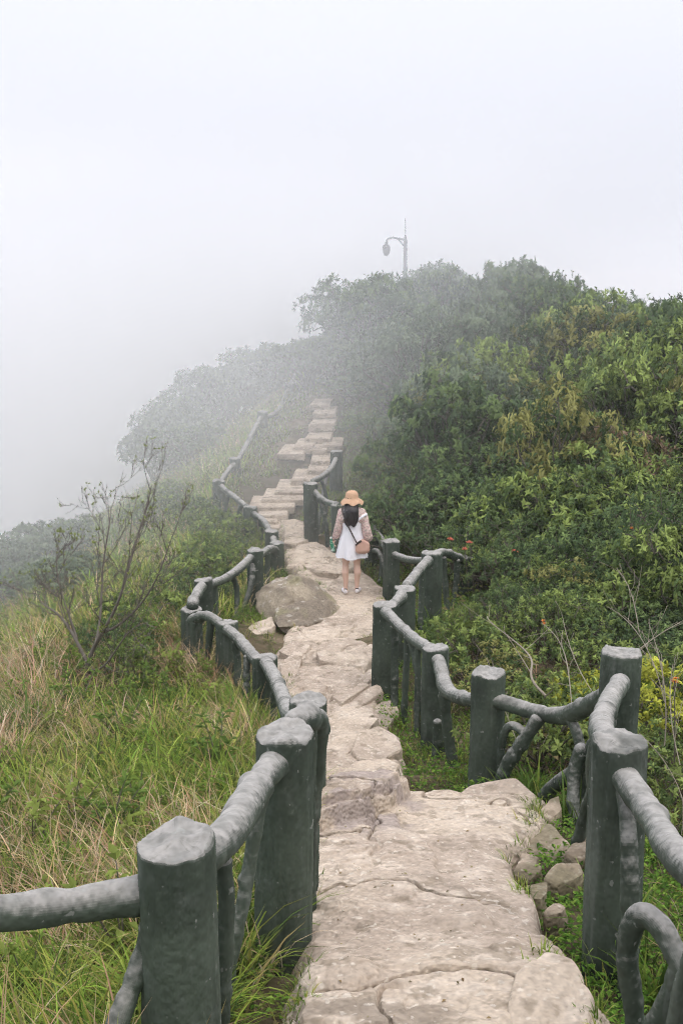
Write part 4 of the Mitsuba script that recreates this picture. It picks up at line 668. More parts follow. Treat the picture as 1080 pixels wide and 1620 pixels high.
_tp = np.vstack([np.array(t)[0] * (1 - a) * (1 - b) + np.array(t)[1] * a * (1 - b) + np.array(t)[2] * a * b + np.array(t)[3] * (1 - a) * b for t in TREADS for a in np.linspace(0.03, 0.97, 16) for b in np.linspace(0, 1, 6)]).reshape(-1, 3)
_pathpts = np.vstack([_pn[:, 52:-52].reshape(-1, 3), _pf[:, 40:-40].reshape(-1, 3), _tp])
_tree_path, _tree_tread = cKDTree(_pathpts[:, :2]), cKDTree(_tp[:, :2])
_g = rng_of(61)
_reach = lambda y: 0.34 * y + 2.0
_parts, _dry = [], []
c = left_field(_g, 1500, (2.2, 8.0), _reach)
_parts.append(tufts(_g, spots(c, 5, 1.6, 0.30, 0.55), 26, 0.40, 0.12, 0.0105, GREEN))
c = left_field(_g, 1100, (2.2, 8.0), _reach)
_dry.append(tufts(_g, spots(c, 6, 1.3, 0.43, 0.58), 16, 0.50, 0.11, 0.008, DRY))
c = left_field(_g, 2600, (7.5, 16), _reach)
_parts.append(tufts(_g, spots(c, 7, 2.0, 0.28, 0.55), 20, 0.46, 0.16, 0.014, GREEN))
c = left_field(_g, 1900, (7.5, 16), _reach)
_dry.append(tufts(_g, spots(c, 8, 1.6, 0.44, 0.58), 14, 0.54, 0.13, 0.0105, DRY))
# tall reddish plumes along the outer edge of the slope
y = _g.uniform(8.5, 14.5, 150); c = np.column_stack([-0.235 * y - 0.4 - _g.random(150) * (0.12 * y), y])
_dry.append(tufts(_g, c, 15, 0.72, 0.14, 0.009, [((0.50, 0.40, 0.28), 3), ((0.46, 0.31, 0.24), 2), ((0.60, 0.53, 0.42), 2)], curl=(0.6, 1.6), lean=(0.02, 0.35)))
_far = []
c = left_field(_g, 2400, (15, 34), lambda y: 0.36 * y + 1)
_far.append(tufts(_g, c, 14, 0.46, 0.22, 0.022, GREEN, seg=3))
c = left_field(_g, 900, (15, 34), lambda y: 0.36 * y + 1)
_far.append(tufts(_g, c, 10, 0.50, 0.2, 0.016, DRY, seg=3))
# the outer flank, seen through the fog
c = np.column_stack([_g.uniform(-17, -6, 900), _g.uniform(22, 42, 900)])
_far.append(tufts(_g, c, 10, 0.55, 0.35, 0.022, GREEN, seg=3))
# tufts inside the fences, beside the path and the stairs
y = _g.uniform(8.5, 40, 1500); _l, _r = left_limit(y), right_limit(y)
c = np.column_stack([_l + (_r - _l) * np.where(_g.random(1500) < 0.5, _g.random(1500) * 0.5, 1 - _g.random(1500) * 0.35), y])
_parts.append(tufts(_g, c[y < 20], 14, 0.17, 0.10, 0.009, GREEN))
_dt, _ = _tree_tread.query(c)
_parts.append(tufts(_g, c[(y >= 20) & (_dt > 0.22)], 14, 0.24, 0.12, 0.014, GREEN, seg=3))
# short grass creeping over both edges of the path
_e = np.vstack([_pn[::2, 48:62].reshape(-1, 3), _pn[::2, -62:-48].reshape(-1, 3), _pf[::2, 30:46].reshape(-1, 3), _pf[::2, -46:-30].reshape(-1, 3)])
_e = _e[_g.integers(len(_e), size=700)][:, :2] + _g.normal(0, 0.03, (700, 2))
_e = spots(_e, 17, 0.8, 0.40, 0.55)
_edge = tufts(_g, _e, 11, 0.11, 0.05, 0.006, GREEN, seg=3, base=top_z)
# strips of grass between the right fence and the path, and below the scrub
y = _g.uniform(4.2, 32, 900); c = np.column_stack([right_limit(y) + _g.uniform(-0.1, 1.5, 900), y])
_parts.append(tufts(_g, c, 14, 0.26, 0.12, 0.008, GREEN))
y = _g.uniform(4.2, 15, 260); c = np.column_stack([right_limit(y) + _g.uniform(0.3, 2.6, 260), y])
_dry.append(tufts(_g, c, 14, 0.38, 0.12, 0.006, DRY))
def clear(part):
    """Drops blades that would root on the path."""
    v, f, c = part
    m = 9 if len(v) % 9 == 0 and (f[:7].max() == 8) else 7
    d, _ = _tree_path.query(v[::m, :2])
    kv = np.repeat(d > 0.06, m)
    new = np.cumsum(kv) - 1
    kf = kv[f[:, 0]]
    return v[kv], new[f[kf]], c[kv]
for key, parts, lab in (('green_grass', _parts, 'green grass covering the left slope and the fence feet'), ('dry_grass', _dry, 'straw-coloured dry grass standing among the green grass')):
    v, f, c = join([clear(p) for p in parts] + ([_edge] if key == 'green_grass' else []))
    add(key, (v, f), 'grass_look', lab, 'grass', kind='stuff', color=c)

v, f, c = join([clear(p) for p in _far])
_nn = np.tile([0.0, -0.25, 1.0], (len(v), 1)) + 0.15 * unit(_g, len(v)); _nn /= np.linalg.norm(_nn, axis=1, keepdims=True)
scene['far_grass'] = leafy_ply((v, f, c), _nn, 'grass_look')
tag('far_grass', 'misty grass on the far part of the left slope beyond the sapling', 'grass', kind='stuff')

# ---------------------------------------------------------------- ground cover: small leaves close to the soil
def cover(g, c, lo, hi, size, palette):
    n = len(c)
    d, _ = _tree_path.query(c)
    c = c[d > 0.04]; n = len(c)
    z = ground_z(c[:, 0], c[:, 1])
    hgt = g.uniform(lo, hi, n) * (0.4 + 1.2 * meshkit.fbm(np.column_stack([c * 2.5, 0 * z]), 2, 3))
    base = np.column_stack([c, z + hgt])
    a = g.uniform(0, 2 * PI, n)
    d = np.column_stack([np.cos(a), np.sin(a), g.uniform(-0.1, 0.7, n)])
    pal = np.array(palette)
    col = pal[g.integers(len(pal), size=n)] * g.uniform(0.7, 1.3, (n, 1))
    L = size * g.uniform(0.6, 1.4, n)
    return leaves(base, d, np.tile([0, 0, 1.0], (n, 1)) + g.normal(0, 0.3, (n, 3)), L, L * g.uniform(0.45, 0.65, n), col)
LUSH = [(0.095, 0.195, 0.032), (0.140, 0.265, 0.045), (0.068, 0.135, 0.030), (0.210, 0.315, 0.062)]
OLIVE = [(0.115, 0.145, 0.042), (0.155, 0.175, 0.055), (0.080, 0.105, 0.036), (0.190, 0.160, 0.080)]
_g = rng_of(88)
y = _g.uniform(3.4, 30, 42000); _a = np.column_stack([right_limit(y) + _g.uniform(-0.55, 1.6, len(y)), y])
y = _g.uniform(3.4, 7.5, 9000); _b = np.column_stack([right_limit(y) + _g.uniform(-0.5, 0.5, len(y)), y])
y = _g.uniform(2.5, 22, 46000); _c = np.column_stack([left_limit(y) + _g.uniform(-1.6, 0.35, len(y)), y])
_c = spots(_c, 12, 1.2, 0.36, 0.52)
xy = np.column_stack([_g.uniform(-12, 15, 60000), _g.uniform(8, 36, 60000)])
xy = xy[(xy[:, 0] > right_limit(xy[:, 1]) + 0.3) | (xy[:, 0] < left_limit(xy[:, 1]) - 0.5)]
v, f, c = join([cover(_g, _a, 0.0, 0.13, 0.035, LUSH), cover(_g, _b, 0.0, 0.10, 0.028, LUSH), cover(_g, _c, 0.0, 0.10, 0.034, LUSH + OLIVE), cover(_g, xy, 0.02, 0.32, 0.075, OLIVE)])
add('ground_cover', (v, f), 'leaf_look', 'small green leaves of the low ground cover at the fence feet and under the shrubs', 'ground cover', kind='stuff', color=c)

# ---------------------------------------------------------------- leafy weeds standing in the grass
def weed(seed, color, h=0.42, leaf=0.095):
    g = rng_of(seed)
    st, lv = [], []
    for s in range(int(g.integers(3, 6))):
        a, l = g.uniform(0, 2 * PI), g.uniform(0.1, 0.45)
        top = np.array([math.cos(a) * l * h, math.sin(a) * l * h, h * g.uniform(0.65, 1.1)])
        pts = spline([[0.02 * math.cos(a), 0.02 * math.sin(a), -0.05, 0.005], [*(top * [0.35, 0.35, 0.55]), 0.004], [*top, 0.002]], 14)
        st.append(limb(pts.tolist(), 10, 5, seed, 0, 0, False))
        for k in range(4, 14):
            for _ in range(2 if k < 12 else 4):
                d = unit(g, 1)[0]; d[2] = abs(d[2]) * 0.5 + 0.05
                lv.append((pts[k, :3], d, leaf * g.uniform(0.5, 1.2) * (1 - 0.02 * k)))
    b = np.array([q[0] for q in lv]); d = np.array([q[1] for q in lv]); L = np.array([q[2] for q in lv])
    return leaves(b, d, np.tile([0, 0, 1.0], (len(b), 1)) + g.normal(0, 0.3, (len(b), 3)), L, L * 0.42, np.array(color) * g.uniform(0.7, 1.3, (len(b), 1))), join(st)
for _n, _c in (('weed_a', (0.19, 0.27, 0.06)), ('weed_b', (0.13, 0.20, 0.05)), ('weed_c', (0.25, 0.31, 0.08))):
    _lv, _st = weed(len(_n) + ord(_n[-1]), _c)
    scene['kind_' + _n] = {'type': 'shapegroup', 'leaves': mikit.ply((_lv[0], _lv[1]), 'leaf_look', color=_lv[2]), 'stem': mikit.ply(_st, 'bark_look', smooth=True)}
_g = rng_of(44)
_w = left_field(_g, 130, (3.6, 14), lambda y: 0.32 * y + 1.0)
for _i, p in enumerate(_w[_w[:, 0] < left_limit(_w[:, 1]) - 0.35][:105]):
    key = numbered('weed', _i)
    k = float(_g.uniform(0.7, 1.35))
    sp = int(_g.integers(3))
    scene[key] = {'type': 'instance', 'group': {'type': 'ref', 'id': 'kind_weed_' + 'abc'[sp]},
        'to_world': T().translate([float(p[0]), float(p[1]), float(ground_z(p[0], p[1]))]).rotate([0, 0, 1], float(_g.uniform(0, 360))).scale([k, k, k])}
    look = ('light green', 'dark green', 'pale yellow-green')[sp]
    row = 'close to the nearest left fence posts' if p[1] < 6.5 else 'halfway down the left slope' if p[1] < 10 else 'around the bare sapling'
    size = 'tall' if k > 1.05 else 'low'
    tag(key, f'{size} {look} leafy weed in the grass {row}', 'weed', f'{size} {look} weeds {row}')

# ---------------------------------------------------------------- litter on the rock: petals, grit, dead leaves
_k = _pn[40:-10, 70:-70].reshape(-1, 3); _q = _k[_g.integers(len(_k), size=90)]
_kf = _pf[20:, 50:-50].reshape(-1, 3); _q = np.vstack([_q, _kf[_g.integers(len(_kf), size=90)]]) + [0, 0, 0.004]
_n = len(_q); _d = np.column_stack([unit(_g, _n)[:, :2], _g.uniform(-0.02, 0.15, _n)])
_col = np.array([(0.72, 0.68, 0.58), (0.20, 0.14, 0.08), (0.30, 0.22, 0.12), (0.13, 0.11, 0.06), (0.34, 0.30, 0.16)])[_g.choice(5, _n, p=(0.34, 0.16, 0.24, 0.10, 0.16))]
_L = _g.uniform(0.008, 0.026, _n)
v, f, c = leaves(_q, _d, np.tile([0, 0, 1.0], (_n, 1)), _L, _L * 0.5, _col)
add('leaf_litter', (v, f), 'leaf_look', 'small fallen petals and dead leaves scattered over the rock path', 'leaf litter', kind='stuff', color=c)

# ---------------------------------------------------------------- the bare sapling on the left
tag('sapling', 'nearly leafless grey sapling spreading thin branches above the grass on the left slope', 'tree')
_g = rng_of(15)
_t = [list(q) for q in SAPLING['trunk']]; _t[0][2] = float(ground_z(_t[0][0], _t[0][1])) - 0.1
add('sapling__trunk', limb(_t, 16, 10, 1, 0.12, 0.03, False), 'bark_look', smooth=True)
_tw, _lf = [], []
def twig(p, d, L, r, depth):
    p = np.array(p); d = d / np.linalg.norm(d)
    k = _g.normal(0, 0.22, 3)
    a = p + d * L * 0.5 + k * L * 0.12
    e = p + d * L + np.array([0, 0, 0.14 * L]) + k * L * 0.1
    _tw.append(limb([[*p, r], [*a, r * 0.8], [*e, r * 0.5]], 5, 4 if depth else 5, 1, 0.05, 0, False))
    if depth >= 4 or (depth == 3 and _g.random() < 0.55):
        if _g.random() < 0.55: _lf.append(e)
        return
    for _ in range(2 + int(_g.random() < 0.6)):
        t = _g.uniform(0.35, 1.0)
        q = p + (e - p) * t
        nd = d + _g.normal(0, 0.48, 3) + np.array([0, 0, 0.22])
        twig(q, nd, L * _g.uniform(0.45, 0.75), max(r * 0.6, 0.0027), depth + 1)
for _i, l in enumerate(SAPLING['limbs']):
    add(numbered('sapling__branch', _i), limb(l, 26, 8, 20 + _i, 0.12, 0.03, False), 'bark_look', smooth=True)
    s = spline(l, 40)
    for k in range(10, 40, 4):
        d = s[min(k + 2, 39), :3] - s[k - 2, :3]; d /= np.linalg.norm(d)
        nd = d * 0.8 + _g.normal(0, 0.55, 3) + [0, 0, 0.25]
        twig(s[k, :3], nd, _g.uniform(0.26, 0.55) * (1.15 - 0.5 * k / 40), max(s[k, 3] * 0.5, 0.005), 1)
add('sapling__twigs', join(_tw), 'bark_look', kind='stuff', smooth=True)
_lf = np.array(_lf); _n = len(_lf)
_o = unit(_g, _n * 2); _o[:, 2] = np.abs(_o[:, 2])
v, f, c = leaves(np.repeat(_lf, 2, 0), _o, unit(_g, _n * 2), _g.uniform(0.03, 0.06, _n * 2), _g.uniform(0.012, 0.02, _n * 2), np.array([0.20, 0.24, 0.06]) * _g.uniform(0.6, 1.2, (_n * 2, 1)))
add('sapling__leaves', (v, f), 'leaf_look', kind='stuff', color=c)
# dry branches sticking out of the scrub on the right
for _i, l in enumerate(TWIGS):
    key = numbered('dry_branch', _i)
    l = np.array(l); l[:, 3] *= 0.6 if _i == 1 else 0.42; l[1:-1, :3] += _g.normal(0, 0.02, (len(l) - 2, 3))
    tw = [limb(l, 24, 6, 300 + _i, 0.15, 0, False)]
    s = spline(l, 30)
    for k in range(6, 28, 3):
        d = s[k + 1, :3] - s[k - 1, :3]; d /= np.linalg.norm(d)
        e = s[k, :3] + (d + _g.normal(0, 0.5, 3)) * _g.uniform(0.08, 0.28)
        m = (s[k, :3] + e) / 2 + _g.normal(0, 0.01, 3)
        tw.append(limb([[*s[k, :3], s[k, 3] * 0.6], [*m, s[k, 3] * 0.45], [*e, 0.002]], 5, 4, 1, 0, 0, False))
    add(key, join(tw), 'dry_twig_look', 'thick pale bent dry branch lying over the scrub left of the tallest right post' if _i == 1 else 'thin dry bare branch sticking out of the scrub on the right', 'branch', None if _i == 1 else 'thin dry branches in the right scrub', smooth=True)

# ---------------------------------------------------------------- the woman on the path, seen from behind
scene['skin_look'] = principled((0.72, 0.50, 0.40), 0.5, specular=0.3)
scene['dress_look'] = {'type': 'twosided', 'b': principled((0.78, 0.78, 0.82), 0.85, specular=0.2)}
def floral(p, n, uv):
    a = mikit.fbm(p.x * 42, p.y * 42, p.z * 42, 2)
    b = mikit.fbm(p.x * 48 + 9, p.y * 48, p.z * 48, 2)
    c = mikit.mix((0.62, 0.50, 0.45), (0.46, 0.28, 0.27), mikit.smoothstep(0.48, 0.66, a))
    return mikit.mix(c, (0.33, 0.28, 0.24), mikit.smoothstep(0.56, 0.68, b))
scene['floral_look'] = {'type': 'twosided', 'b': principled(proc(floral), 0.85)}
scene['hair_look'] = {'type': 'twosided', 'b': principled(proc(lambda p, n, uv: mikit.mix((0.006, 0.005, 0.006), (0.024, 0.020, 0.021), mikit.noise(p.x * 160, p.y * 160, p.z * 5))), 0.42)}
scene['straw_look'] = {'type': 'twosided', 'b': principled(proc(lambda p, n, uv: mikit.mix((0.45, 0.275, 0.17), (0.58, 0.385, 0.25), mikit.noise(p.x * 50, p.y * 50, p.z * 150))), 0.85)}
scene['bag_look'] = principled(proc(lambda p, n, uv: mikit.mix((0.52, 0.33, 0.25), (0.44, 0.26, 0.20), mikit.fbm(p.x * 15, p.y * 15, p.z * 15, 2))), 0.55)
scene['strap_look'] = principled((0.035, 0.022, 0.018), 0.55)
scene['shoe_look'] = principled((0.76, 0.74, 0.76), 0.6)
scene['insole_look'] = principled((0.02, 0.02, 0.025), 0.8)
scene['bottle_look'] = principled(proc(lambda p, n, uv: mikit.mix((0.80, 0.84, 0.82), (0.03, 0.22, 0.12), mikit.smoothstep(0.0, 0.01, dr.abs(mikit.noise(p.x * 20, p.y * 20, p.z * 20) - 0.5) - 0.02))), 0.25, specular=0.6)
scene['cap_look'] = principled((0.80, 0.82, 0.82), 0.4)
_wx, _wy = WOMAN[0], WOMAN[1]
_wz = float(top_z(np.array([_wx - 0.09, _wx + 0.08]), np.array([_wy, _wy])).max()) + 0.005
_W = np.array([_wx, _wy, _wz])
def sphere_at(p, r, k=20):
    return manifold3d.Manifold.sphere(float(r), k).translate([float(x) for x in p])
def bones(chain, k=20):
    """Hulls of neighbouring spheres along (x, y, z, r) points."""
    out = []
    for a, b in zip(chain[:-1], chain[1:]):
        out.append(manifold3d.Manifold.batch_hull([sphere_at(a[:3], a[3], k), sphere_at(b[:3], b[3], k)]))
    return out
def blend(parts, cell, it=10):
    m = manifold3d.Manifold.batch_boolean(parts, manifold3d.OpType.Add).refine_to_length(cell).to_mesh()
    m = trimesh.Trimesh(m.vert_properties[:, :3], m.tri_verts)
    trimesh.smoothing.filter_taubin(m, lamb=0.5, nu=0.52, iterations=it)
    return m
def moved(m): m = m.copy(); m.vertices = np.array(m.vertices) + _W; return m
_legs = []
for s, ax in ((-1, -0.092), (1, 0.082)):
    fy = 0.0 if s < 0 else 0.035
    _legs += bones([(s * 0.075, 0.0, 0.80, 0.088), (ax * 0.98, 0.012, 0.62, 0.071), (ax, 0.012 + fy / 2, 0.45, 0.049), (ax + 0.008 * s, -0.020 + fy / 2, 0.34, 0.056), (ax, -0.004 + fy, 0.19, 0.038), (ax, fy, 0.085, 0.030), (ax, fy - 0.012, 0.045, 0.032)])
    _legs += bones([(ax, fy - 0.012, 0.045, 0.030), (ax + s * 0.02, fy + 0.08, 0.035, 0.028), (ax + s * 0.035, fy + 0.15, 0.028, 0.022)])
_torso = bones([(0, 0, 0.86, 0.12), (0, 0.0, 1.02, 0.105), (0, 0.0, 1.18, 0.115)]) + [manifold3d.Manifold.batch_hull([sphere_at((-0.10, 0, 1.24), 0.07), sphere_at((0.10, 0, 1.24), 0.07), sphere_at((0, 0, 1.12), 0.11)])]
_torso += bones([(0, 0.005, 1.26, 0.06), (0, 0.02, 1.36, 0.048), (0, 0.03, 1.42, 0.05)]) + [sphere_at((0, 0.035, 1.465), 0.085, 28), manifold3d.Manifold.batch_hull([sphere_at((0, 0.045, 1.45), 0.075), sphere_at((0, 0.08, 1.39), 0.04)])]
_torso += [sphere_at((0, 0.125, 1.435), 0.016), sphere_at((-0.085, 0.035, 1.45), 0.018), sphere_at((0.085, 0.035, 1.45), 0.018)]
_larm = bones([(-0.165, 0, 1.265, 0.050), (-0.205, -0.012, 1.03, 0.038), (-0.265, 0.045, 0.855, 0.026), (-0.285, 0.062, 0.80, 0.024)])
_rarm = bones([(0.165, 0, 1.265, 0.050), (0.235, -0.03, 1.03, 0.040), (0.235, 0.12, 0.86, 0.028), (0.215, 0.17, 0.82, 0.024)])
def hand(wrist, down, palm_n, curl):
    """A palm, four bent fingers of different lengths and a thumb from the side of the palm."""
    w, d, pn = (np.array(x, float) for x in (wrist, down, palm_n))
    d /= np.linalg.norm(d); pn -= d * (pn @ d); pn /= np.linalg.norm(pn)
    s = np.cross(d, pn)
    out = [manifold3d.Manifold.batch_hull([sphere_at(w, 0.020, 12), sphere_at(w + d * 0.075 + s * 0.028, 0.012, 12), sphere_at(w + d * 0.078 - s * 0.028, 0.012, 12)])]
    for i, L in enumerate((0.066, 0.074, 0.070, 0.054)):
        b = w + d * 0.076 + s * (0.028 - 0.019 * i)
        m = b + (d * math.cos(curl) + pn * math.sin(curl)) * L * 0.55
        e = m + (d * math.cos(2.2 * curl) + pn * math.sin(2.2 * curl)) * L * 0.5
        out += bones([(*b, 0.0095), (*m, 0.0085), (*e, 0.007)], 10)
    b = w + d * 0.03 + s * 0.028
    m = b + (d * 0.7 + s * 0.5 + pn * 0.6) * 0.04
    out += bones([(*b, 0.011), (*m, 0.010), (*(m + (d * 0.6 + pn * 0.8) * 0.03), 0.008)], 10)
    return out
_larm += hand((-0.287, 0.064, 0.795), (-0.25, 0.30, -0.92), (0.3, 0.9, 0.2), 0.75)
_rarm += hand((0.213, 0.172, 0.815), (-0.35, 0.45, -0.80), (-0.9, 0.1, 0.1), 0.5)
_key = 'person'
add(_key, moved(blend(_legs + _torso + _larm + _rarm, 0.014, 8)), 'skin_look', 'woman seen from behind on the path in short white dress, straw hat, floral blouse', 'person', smooth=True)
def cloth(prof, seed, pleats, n=72, thick=True, centre=lambda z: (0, 0)):
    """A garment of elliptical rings (z, half width, half depth, fold depth) with folds."""
    p = np.array(prof, float)
    z = np.linspace(p[0, 0], p[-1, 0], 40)
    col = [np.interp(-z, -p[:, 0], p[:, k]) for k in (1, 2, 3)]
    a = np.arange(n) * 2 * PI / n
    ph = np.random.default_rng(seed).uniform(0, 6, 4)
    v = []
    for k in range(len(z)):
        f = col[2][k] * (0.6 * np.sin(pleats * a + ph[0] + 0.6 * np.sin(3 * a)) + 0.4 * np.sin((pleats * 2 - 3) * a + ph[1] + z[k] * 4))
        f = f + 0.010 * (meshkit.fbm(np.column_stack([np.cos(a) * 2, np.sin(a) * 2, 0 * a + z[k] * 6]), 3, seed) - 0.5)
        cx, cy = centre(z[k])
        v.append(np.column_stack([cx + np.cos(a) * (col[0][k] + f), cy + np.sin(a) * (col[1][k] + f), np.full(n, z[k]) + 0.012 * np.sin(4 * a + ph[2]) * (k == len(z) - 1)]))
    i, j = np.meshgrid(np.arange(len(z) - 1), np.arange(n), indexing='ij')
    q = np.stack([i * n + j, (i + 1) * n + j, (i + 1) * n + (j + 1) % n, i * n + (j + 1) % n], -1).reshape(-1, 4)
    return np.vstack(v) + _W, tri(q)
add(_key + '__dress', cloth([(1.255, 0.145, 0.105, 0), (1.15, 0.150, 0.135, 0.002), (1.02, 0.150, 0.128, 0.004), (0.90, 0.180, 0.150, 0.008), (0.74, 0.215, 0.175, 0.022), (0.62, 0.240, 0.19, 0.030), (0.585, 0.245, 0.195, 0.032)], 3, 7), 'dress_look', smooth=True)
def sleeve(ch, seed):
    return limb([list(np.array(c[:3]) + _W) + [c[3]] for c in ch], 40, 26, seed, 0.22, 0.10, True)
_bl = blend([manifold3d.Manifold.batch_hull([sphere_at((-0.155, 0, 1.285), 0.062), sphere_at((0.155, 0, 1.285), 0.062), sphere_at((-0.13, -0.02, 1.20), 0.09), sphere_at((0.13, -0.02, 1.20), 0.09), sphere_at((0, 0, 1.34), 0.055)])], 0.02, 6)
add(_key + '__blouse', moved(_bl), 'floral_look', smooth=True)
add(_key + '__sleeve', sleeve([(-0.150, 0, 1.295, 0.055), (-0.188, -0.01, 1.15, 0.058), (-0.212, -0.012, 1.02, 0.058), (-0.240, 0.02, 0.92, 0.056), (-0.262, 0.042, 0.865, 0.038)], 2), 'floral_look', smooth=True)
add(_key + '__sleeve_001', sleeve([(0.150, 0, 1.295, 0.056), (0.19, -0.01, 1.17, 0.064), (0.222, -0.03, 1.02, 0.072), (0.245, -0.02, 0.92, 0.075), (0.245, 0.05, 0.86, 0.055)], 4), 'floral_look', smooth=True)
# the dress straps, one slipped to the right shoulder
def band(pts, w, r, seed=1): return limb([list(np.array(p) + _W) + [r] for p in pts], 24, 8, seed, 0, 0, True)
add(_key + '__dress_strap', band([(-0.115, -0.115, 1.20), (-0.118, -0.075, 1.30), (-0.11, 0.0, 1.345)], 0.03, 0.016), 'dress_look', smooth=True)
add(_key + '__dress_strap_001', band([(0.06, -0.135, 1.17), (0.13, -0.10, 1.215), (0.20, -0.065, 1.255), (0.225, -0.02, 1.25)], 0.03, 0.020), 'dress_look', smooth=True)
# long hair down the back
_hz = np.linspace(1.52, 1.10, 26); _n = 44; _a = np.arange(_n) * 2 * PI / _n
_hv = []
for k, z in enumerate(_hz):
    t = k / 25
    hw = 0.092 + 0.018 * math.sin(t * 2.2); hd = 0.098 * (1 - t) + 0.035 * t
    if t > 0.7: hw *= math.sqrt(max(0.06, 1 - ((t - 0.7) / 0.32) ** 2)) * 0.7 + 0.3; hd *= 1 - 1.2 * (t - 0.7)
    cy = 0.03 * (1 - t) - 0.125 * sstep(0, 0.5, t)
    st = 1 + 0.06 * np.sin(17 * _a + 1.3 * np.sin(5 * _a)) + 0.03 * np.sin(31 * _a + t * 3)
    _hv.append(np.column_stack([-0.008 + np.cos(_a) * hw * st, cy + np.sin(_a) * hd * st - 0.012, z + 0.02 * np.sin(3 * _a + 1) * max(0, t - 0.7) / 0.3]))
_hv.append(np.array([[-0.008, -0.12, 1.115]]))
i, j = np.meshgrid(np.arange(25), np.arange(_n), indexing='ij')
_hf = tri(np.stack([i * _n + j, (i + 1) * _n + j, (i + 1) * _n + (j + 1) % _n, i * _n + (j + 1) % _n], -1).reshape(-1, 4))
j = np.arange(_n); _hf = np.vstack([_hf, np.stack([25 * _n + j, np.full(_n, 26 * _n), 25 * _n + (j + 1) % _n], 1)])
add(_key + '__hair', (np.vstack(_hv) + _W, _hf), 'hair_look', smooth=True)
# straw hat with a drooping wavy brim
_pr = [(0.004, 1.622), (0.045, 1.616), (0.080, 1.596), (0.094, 1.570), (0.099, 1.535), (0.102, 1.508), (0.118, 1.490), (0.142, 1.468), (0.164, 1.442), (0.178, 1.418), (0.172, 1.416), (0.140, 1.458), (0.116, 1.480), (0.098, 1.500), (0.095, 1.535), (0.07, 1.585), (0.004, 1.605)]
_n = 64; _a = np.arange(_n) * 2 * PI / _n; _hv = []
for r, z in _pr:
    w = max(0, (r - 0.11) / 0.07)
    rr = r * (1 + 0.05 * w * np.sin(5 * _a + 0.6))
    _hv.append(np.column_stack([np.cos(_a) * rr, 0.02 + np.sin(_a) * rr * 1.03, z + w * 0.020 * np.sin(6 * _a + 1.0) - 0.012 * w * np.sin(_a)]))
i, j = np.meshgrid(np.arange(len(_pr) - 1), np.arange(_n), indexing='ij')
add(_key + '__hat', (np.vstack(_hv) + _W, tri(np.stack([i * _n + j, (i + 1) * _n + j, (i + 1) * _n + (j + 1) % _n, i * _n + (j + 1) % _n], -1).reshape(-1, 4))), 'straw_look', smooth=True)
for k, (s, ax, fy) in enumerate(((-1, -0.092, 0.0), (1, 0.082, 0.035))):
    h = manifold3d.Manifold.batch_hull([sphere_at((ax, fy - 0.028, 0.030), 0.030), sphere_at((ax + s * 0.022 + 0.015, fy + 0.10, 0.026), 0.032), sphere_at((ax + s * 0.022 - 0.015, fy + 0.10, 0.026), 0.032), sphere_at((ax + s * 0.038, fy + 0.17, 0.020), 0.024), sphere_at((ax, fy - 0.035, 0.052), 0.020)])
    sh = numbered(_key + '__shoe', k)
    add(sh, moved(blend([h], 0.012, 3)), 'shoe_look', smooth=True)
    add(sh + '__collar', moved(blend([manifold3d.Manifold.batch_hull([sphere_at((ax, fy - 0.012, 0.066), 0.028), sphere_at((ax + s * 0.006, fy + 0.03, 0.060), 0.024)])], 0.012, 2)), 'insole_look', smooth=True)
add(_key + '__bracelet', band([(-0.292, 0.075, 0.835), (-0.268, 0.015, 0.845), (-0.238, 0.032, 0.85), (-0.245, 0.075, 0.84)], 0.01, 0.008), 'strap_look', smooth=True)
_bag = blend([manifold3d.Manifold.batch_hull([sphere_at((x, y, z), r) for x, y, z, r in ((0.105, -0.165, 0.80, 0.045), (0.225, -0.135, 0.805, 0.05), (0.115, -0.165, 0.73, 0.058), (0.215, -0.145, 0.73, 0.06), (0.165, -0.15, 0.85, 0.045))])], 0.016, 6)
add('shoulder_bag', moved(_bag), 'bag_look', 'small pinkish tan bag hanging at the right hip of the woman', 'bag', smooth=True)
add('shoulder_bag__strap', band([(-0.135, 0.0, 1.365), (-0.145, -0.085, 1.325), (-0.09, -0.158, 1.17), (-0.02, -0.165, 1.03), (0.04, -0.178, 0.91), (0.085, -0.19, 0.83)], 0.02, 0.0105), 'strap_look', smooth=True)
add('shoulder_bag__flap', band([(0.06, -0.172, 0.80), (0.10, -0.20, 0.855), (0.145, -0.20, 0.885)], 0.02, 0.016), 'strap_look', smooth=True)
_bp = np.array([-0.315, 0.10, 0.80])
def lathe(prof, base, axis, n=28):
    axis = np.array(axis, float) / np.linalg.norm(axis)
    x = np.cross(axis, [0.3, 1, 0.1]); x /= np.linalg.norm(x); y = np.cross(axis, x)
    a = np.arange(n) * 2 * PI / n
    v = np.vstack([base + axis * z + (np.cos(a)[:, None] * x + np.sin(a)[:, None] * y) * r for r, z in prof])
    i, j = np.meshgrid(np.arange(len(prof) - 1), np.arange(n), indexing='ij')
    return v + _W, tri(np.stack([i * n + j, i * n + (j + 1) % n, (i + 1) * n + (j + 1) % n, (i + 1) * n + j], -1).reshape(-1, 4))
_ba, _bb = np.array([-0.30, 0.05, 0.90]), np.array([-0.285, 0.06, 0.655])
add('water_bottle', lathe([(0.001, 0), (0.027, 0.002), (0.031, 0.012), (0.031, 0.06), (0.029, 0.075), (0.031, 0.09), (0.031, 0.145), (0.026, 0.172), (0.014, 0.195), (0.013, 0.205)], _bb, (-0.16, 0.02, 1)), 'bottle_look', 'green and clear drinking bottle in the left hand of the woman', 'bottle', smooth=40)
add('water_bottle__cap', lathe([(0.0135, 0.200), (0.0165, 0.203), (0.0165, 0.225), (0.014, 0.228), (0.001, 0.228)], _bb, (-0.16, 0.02, 1)), 'cap_look', smooth=40)

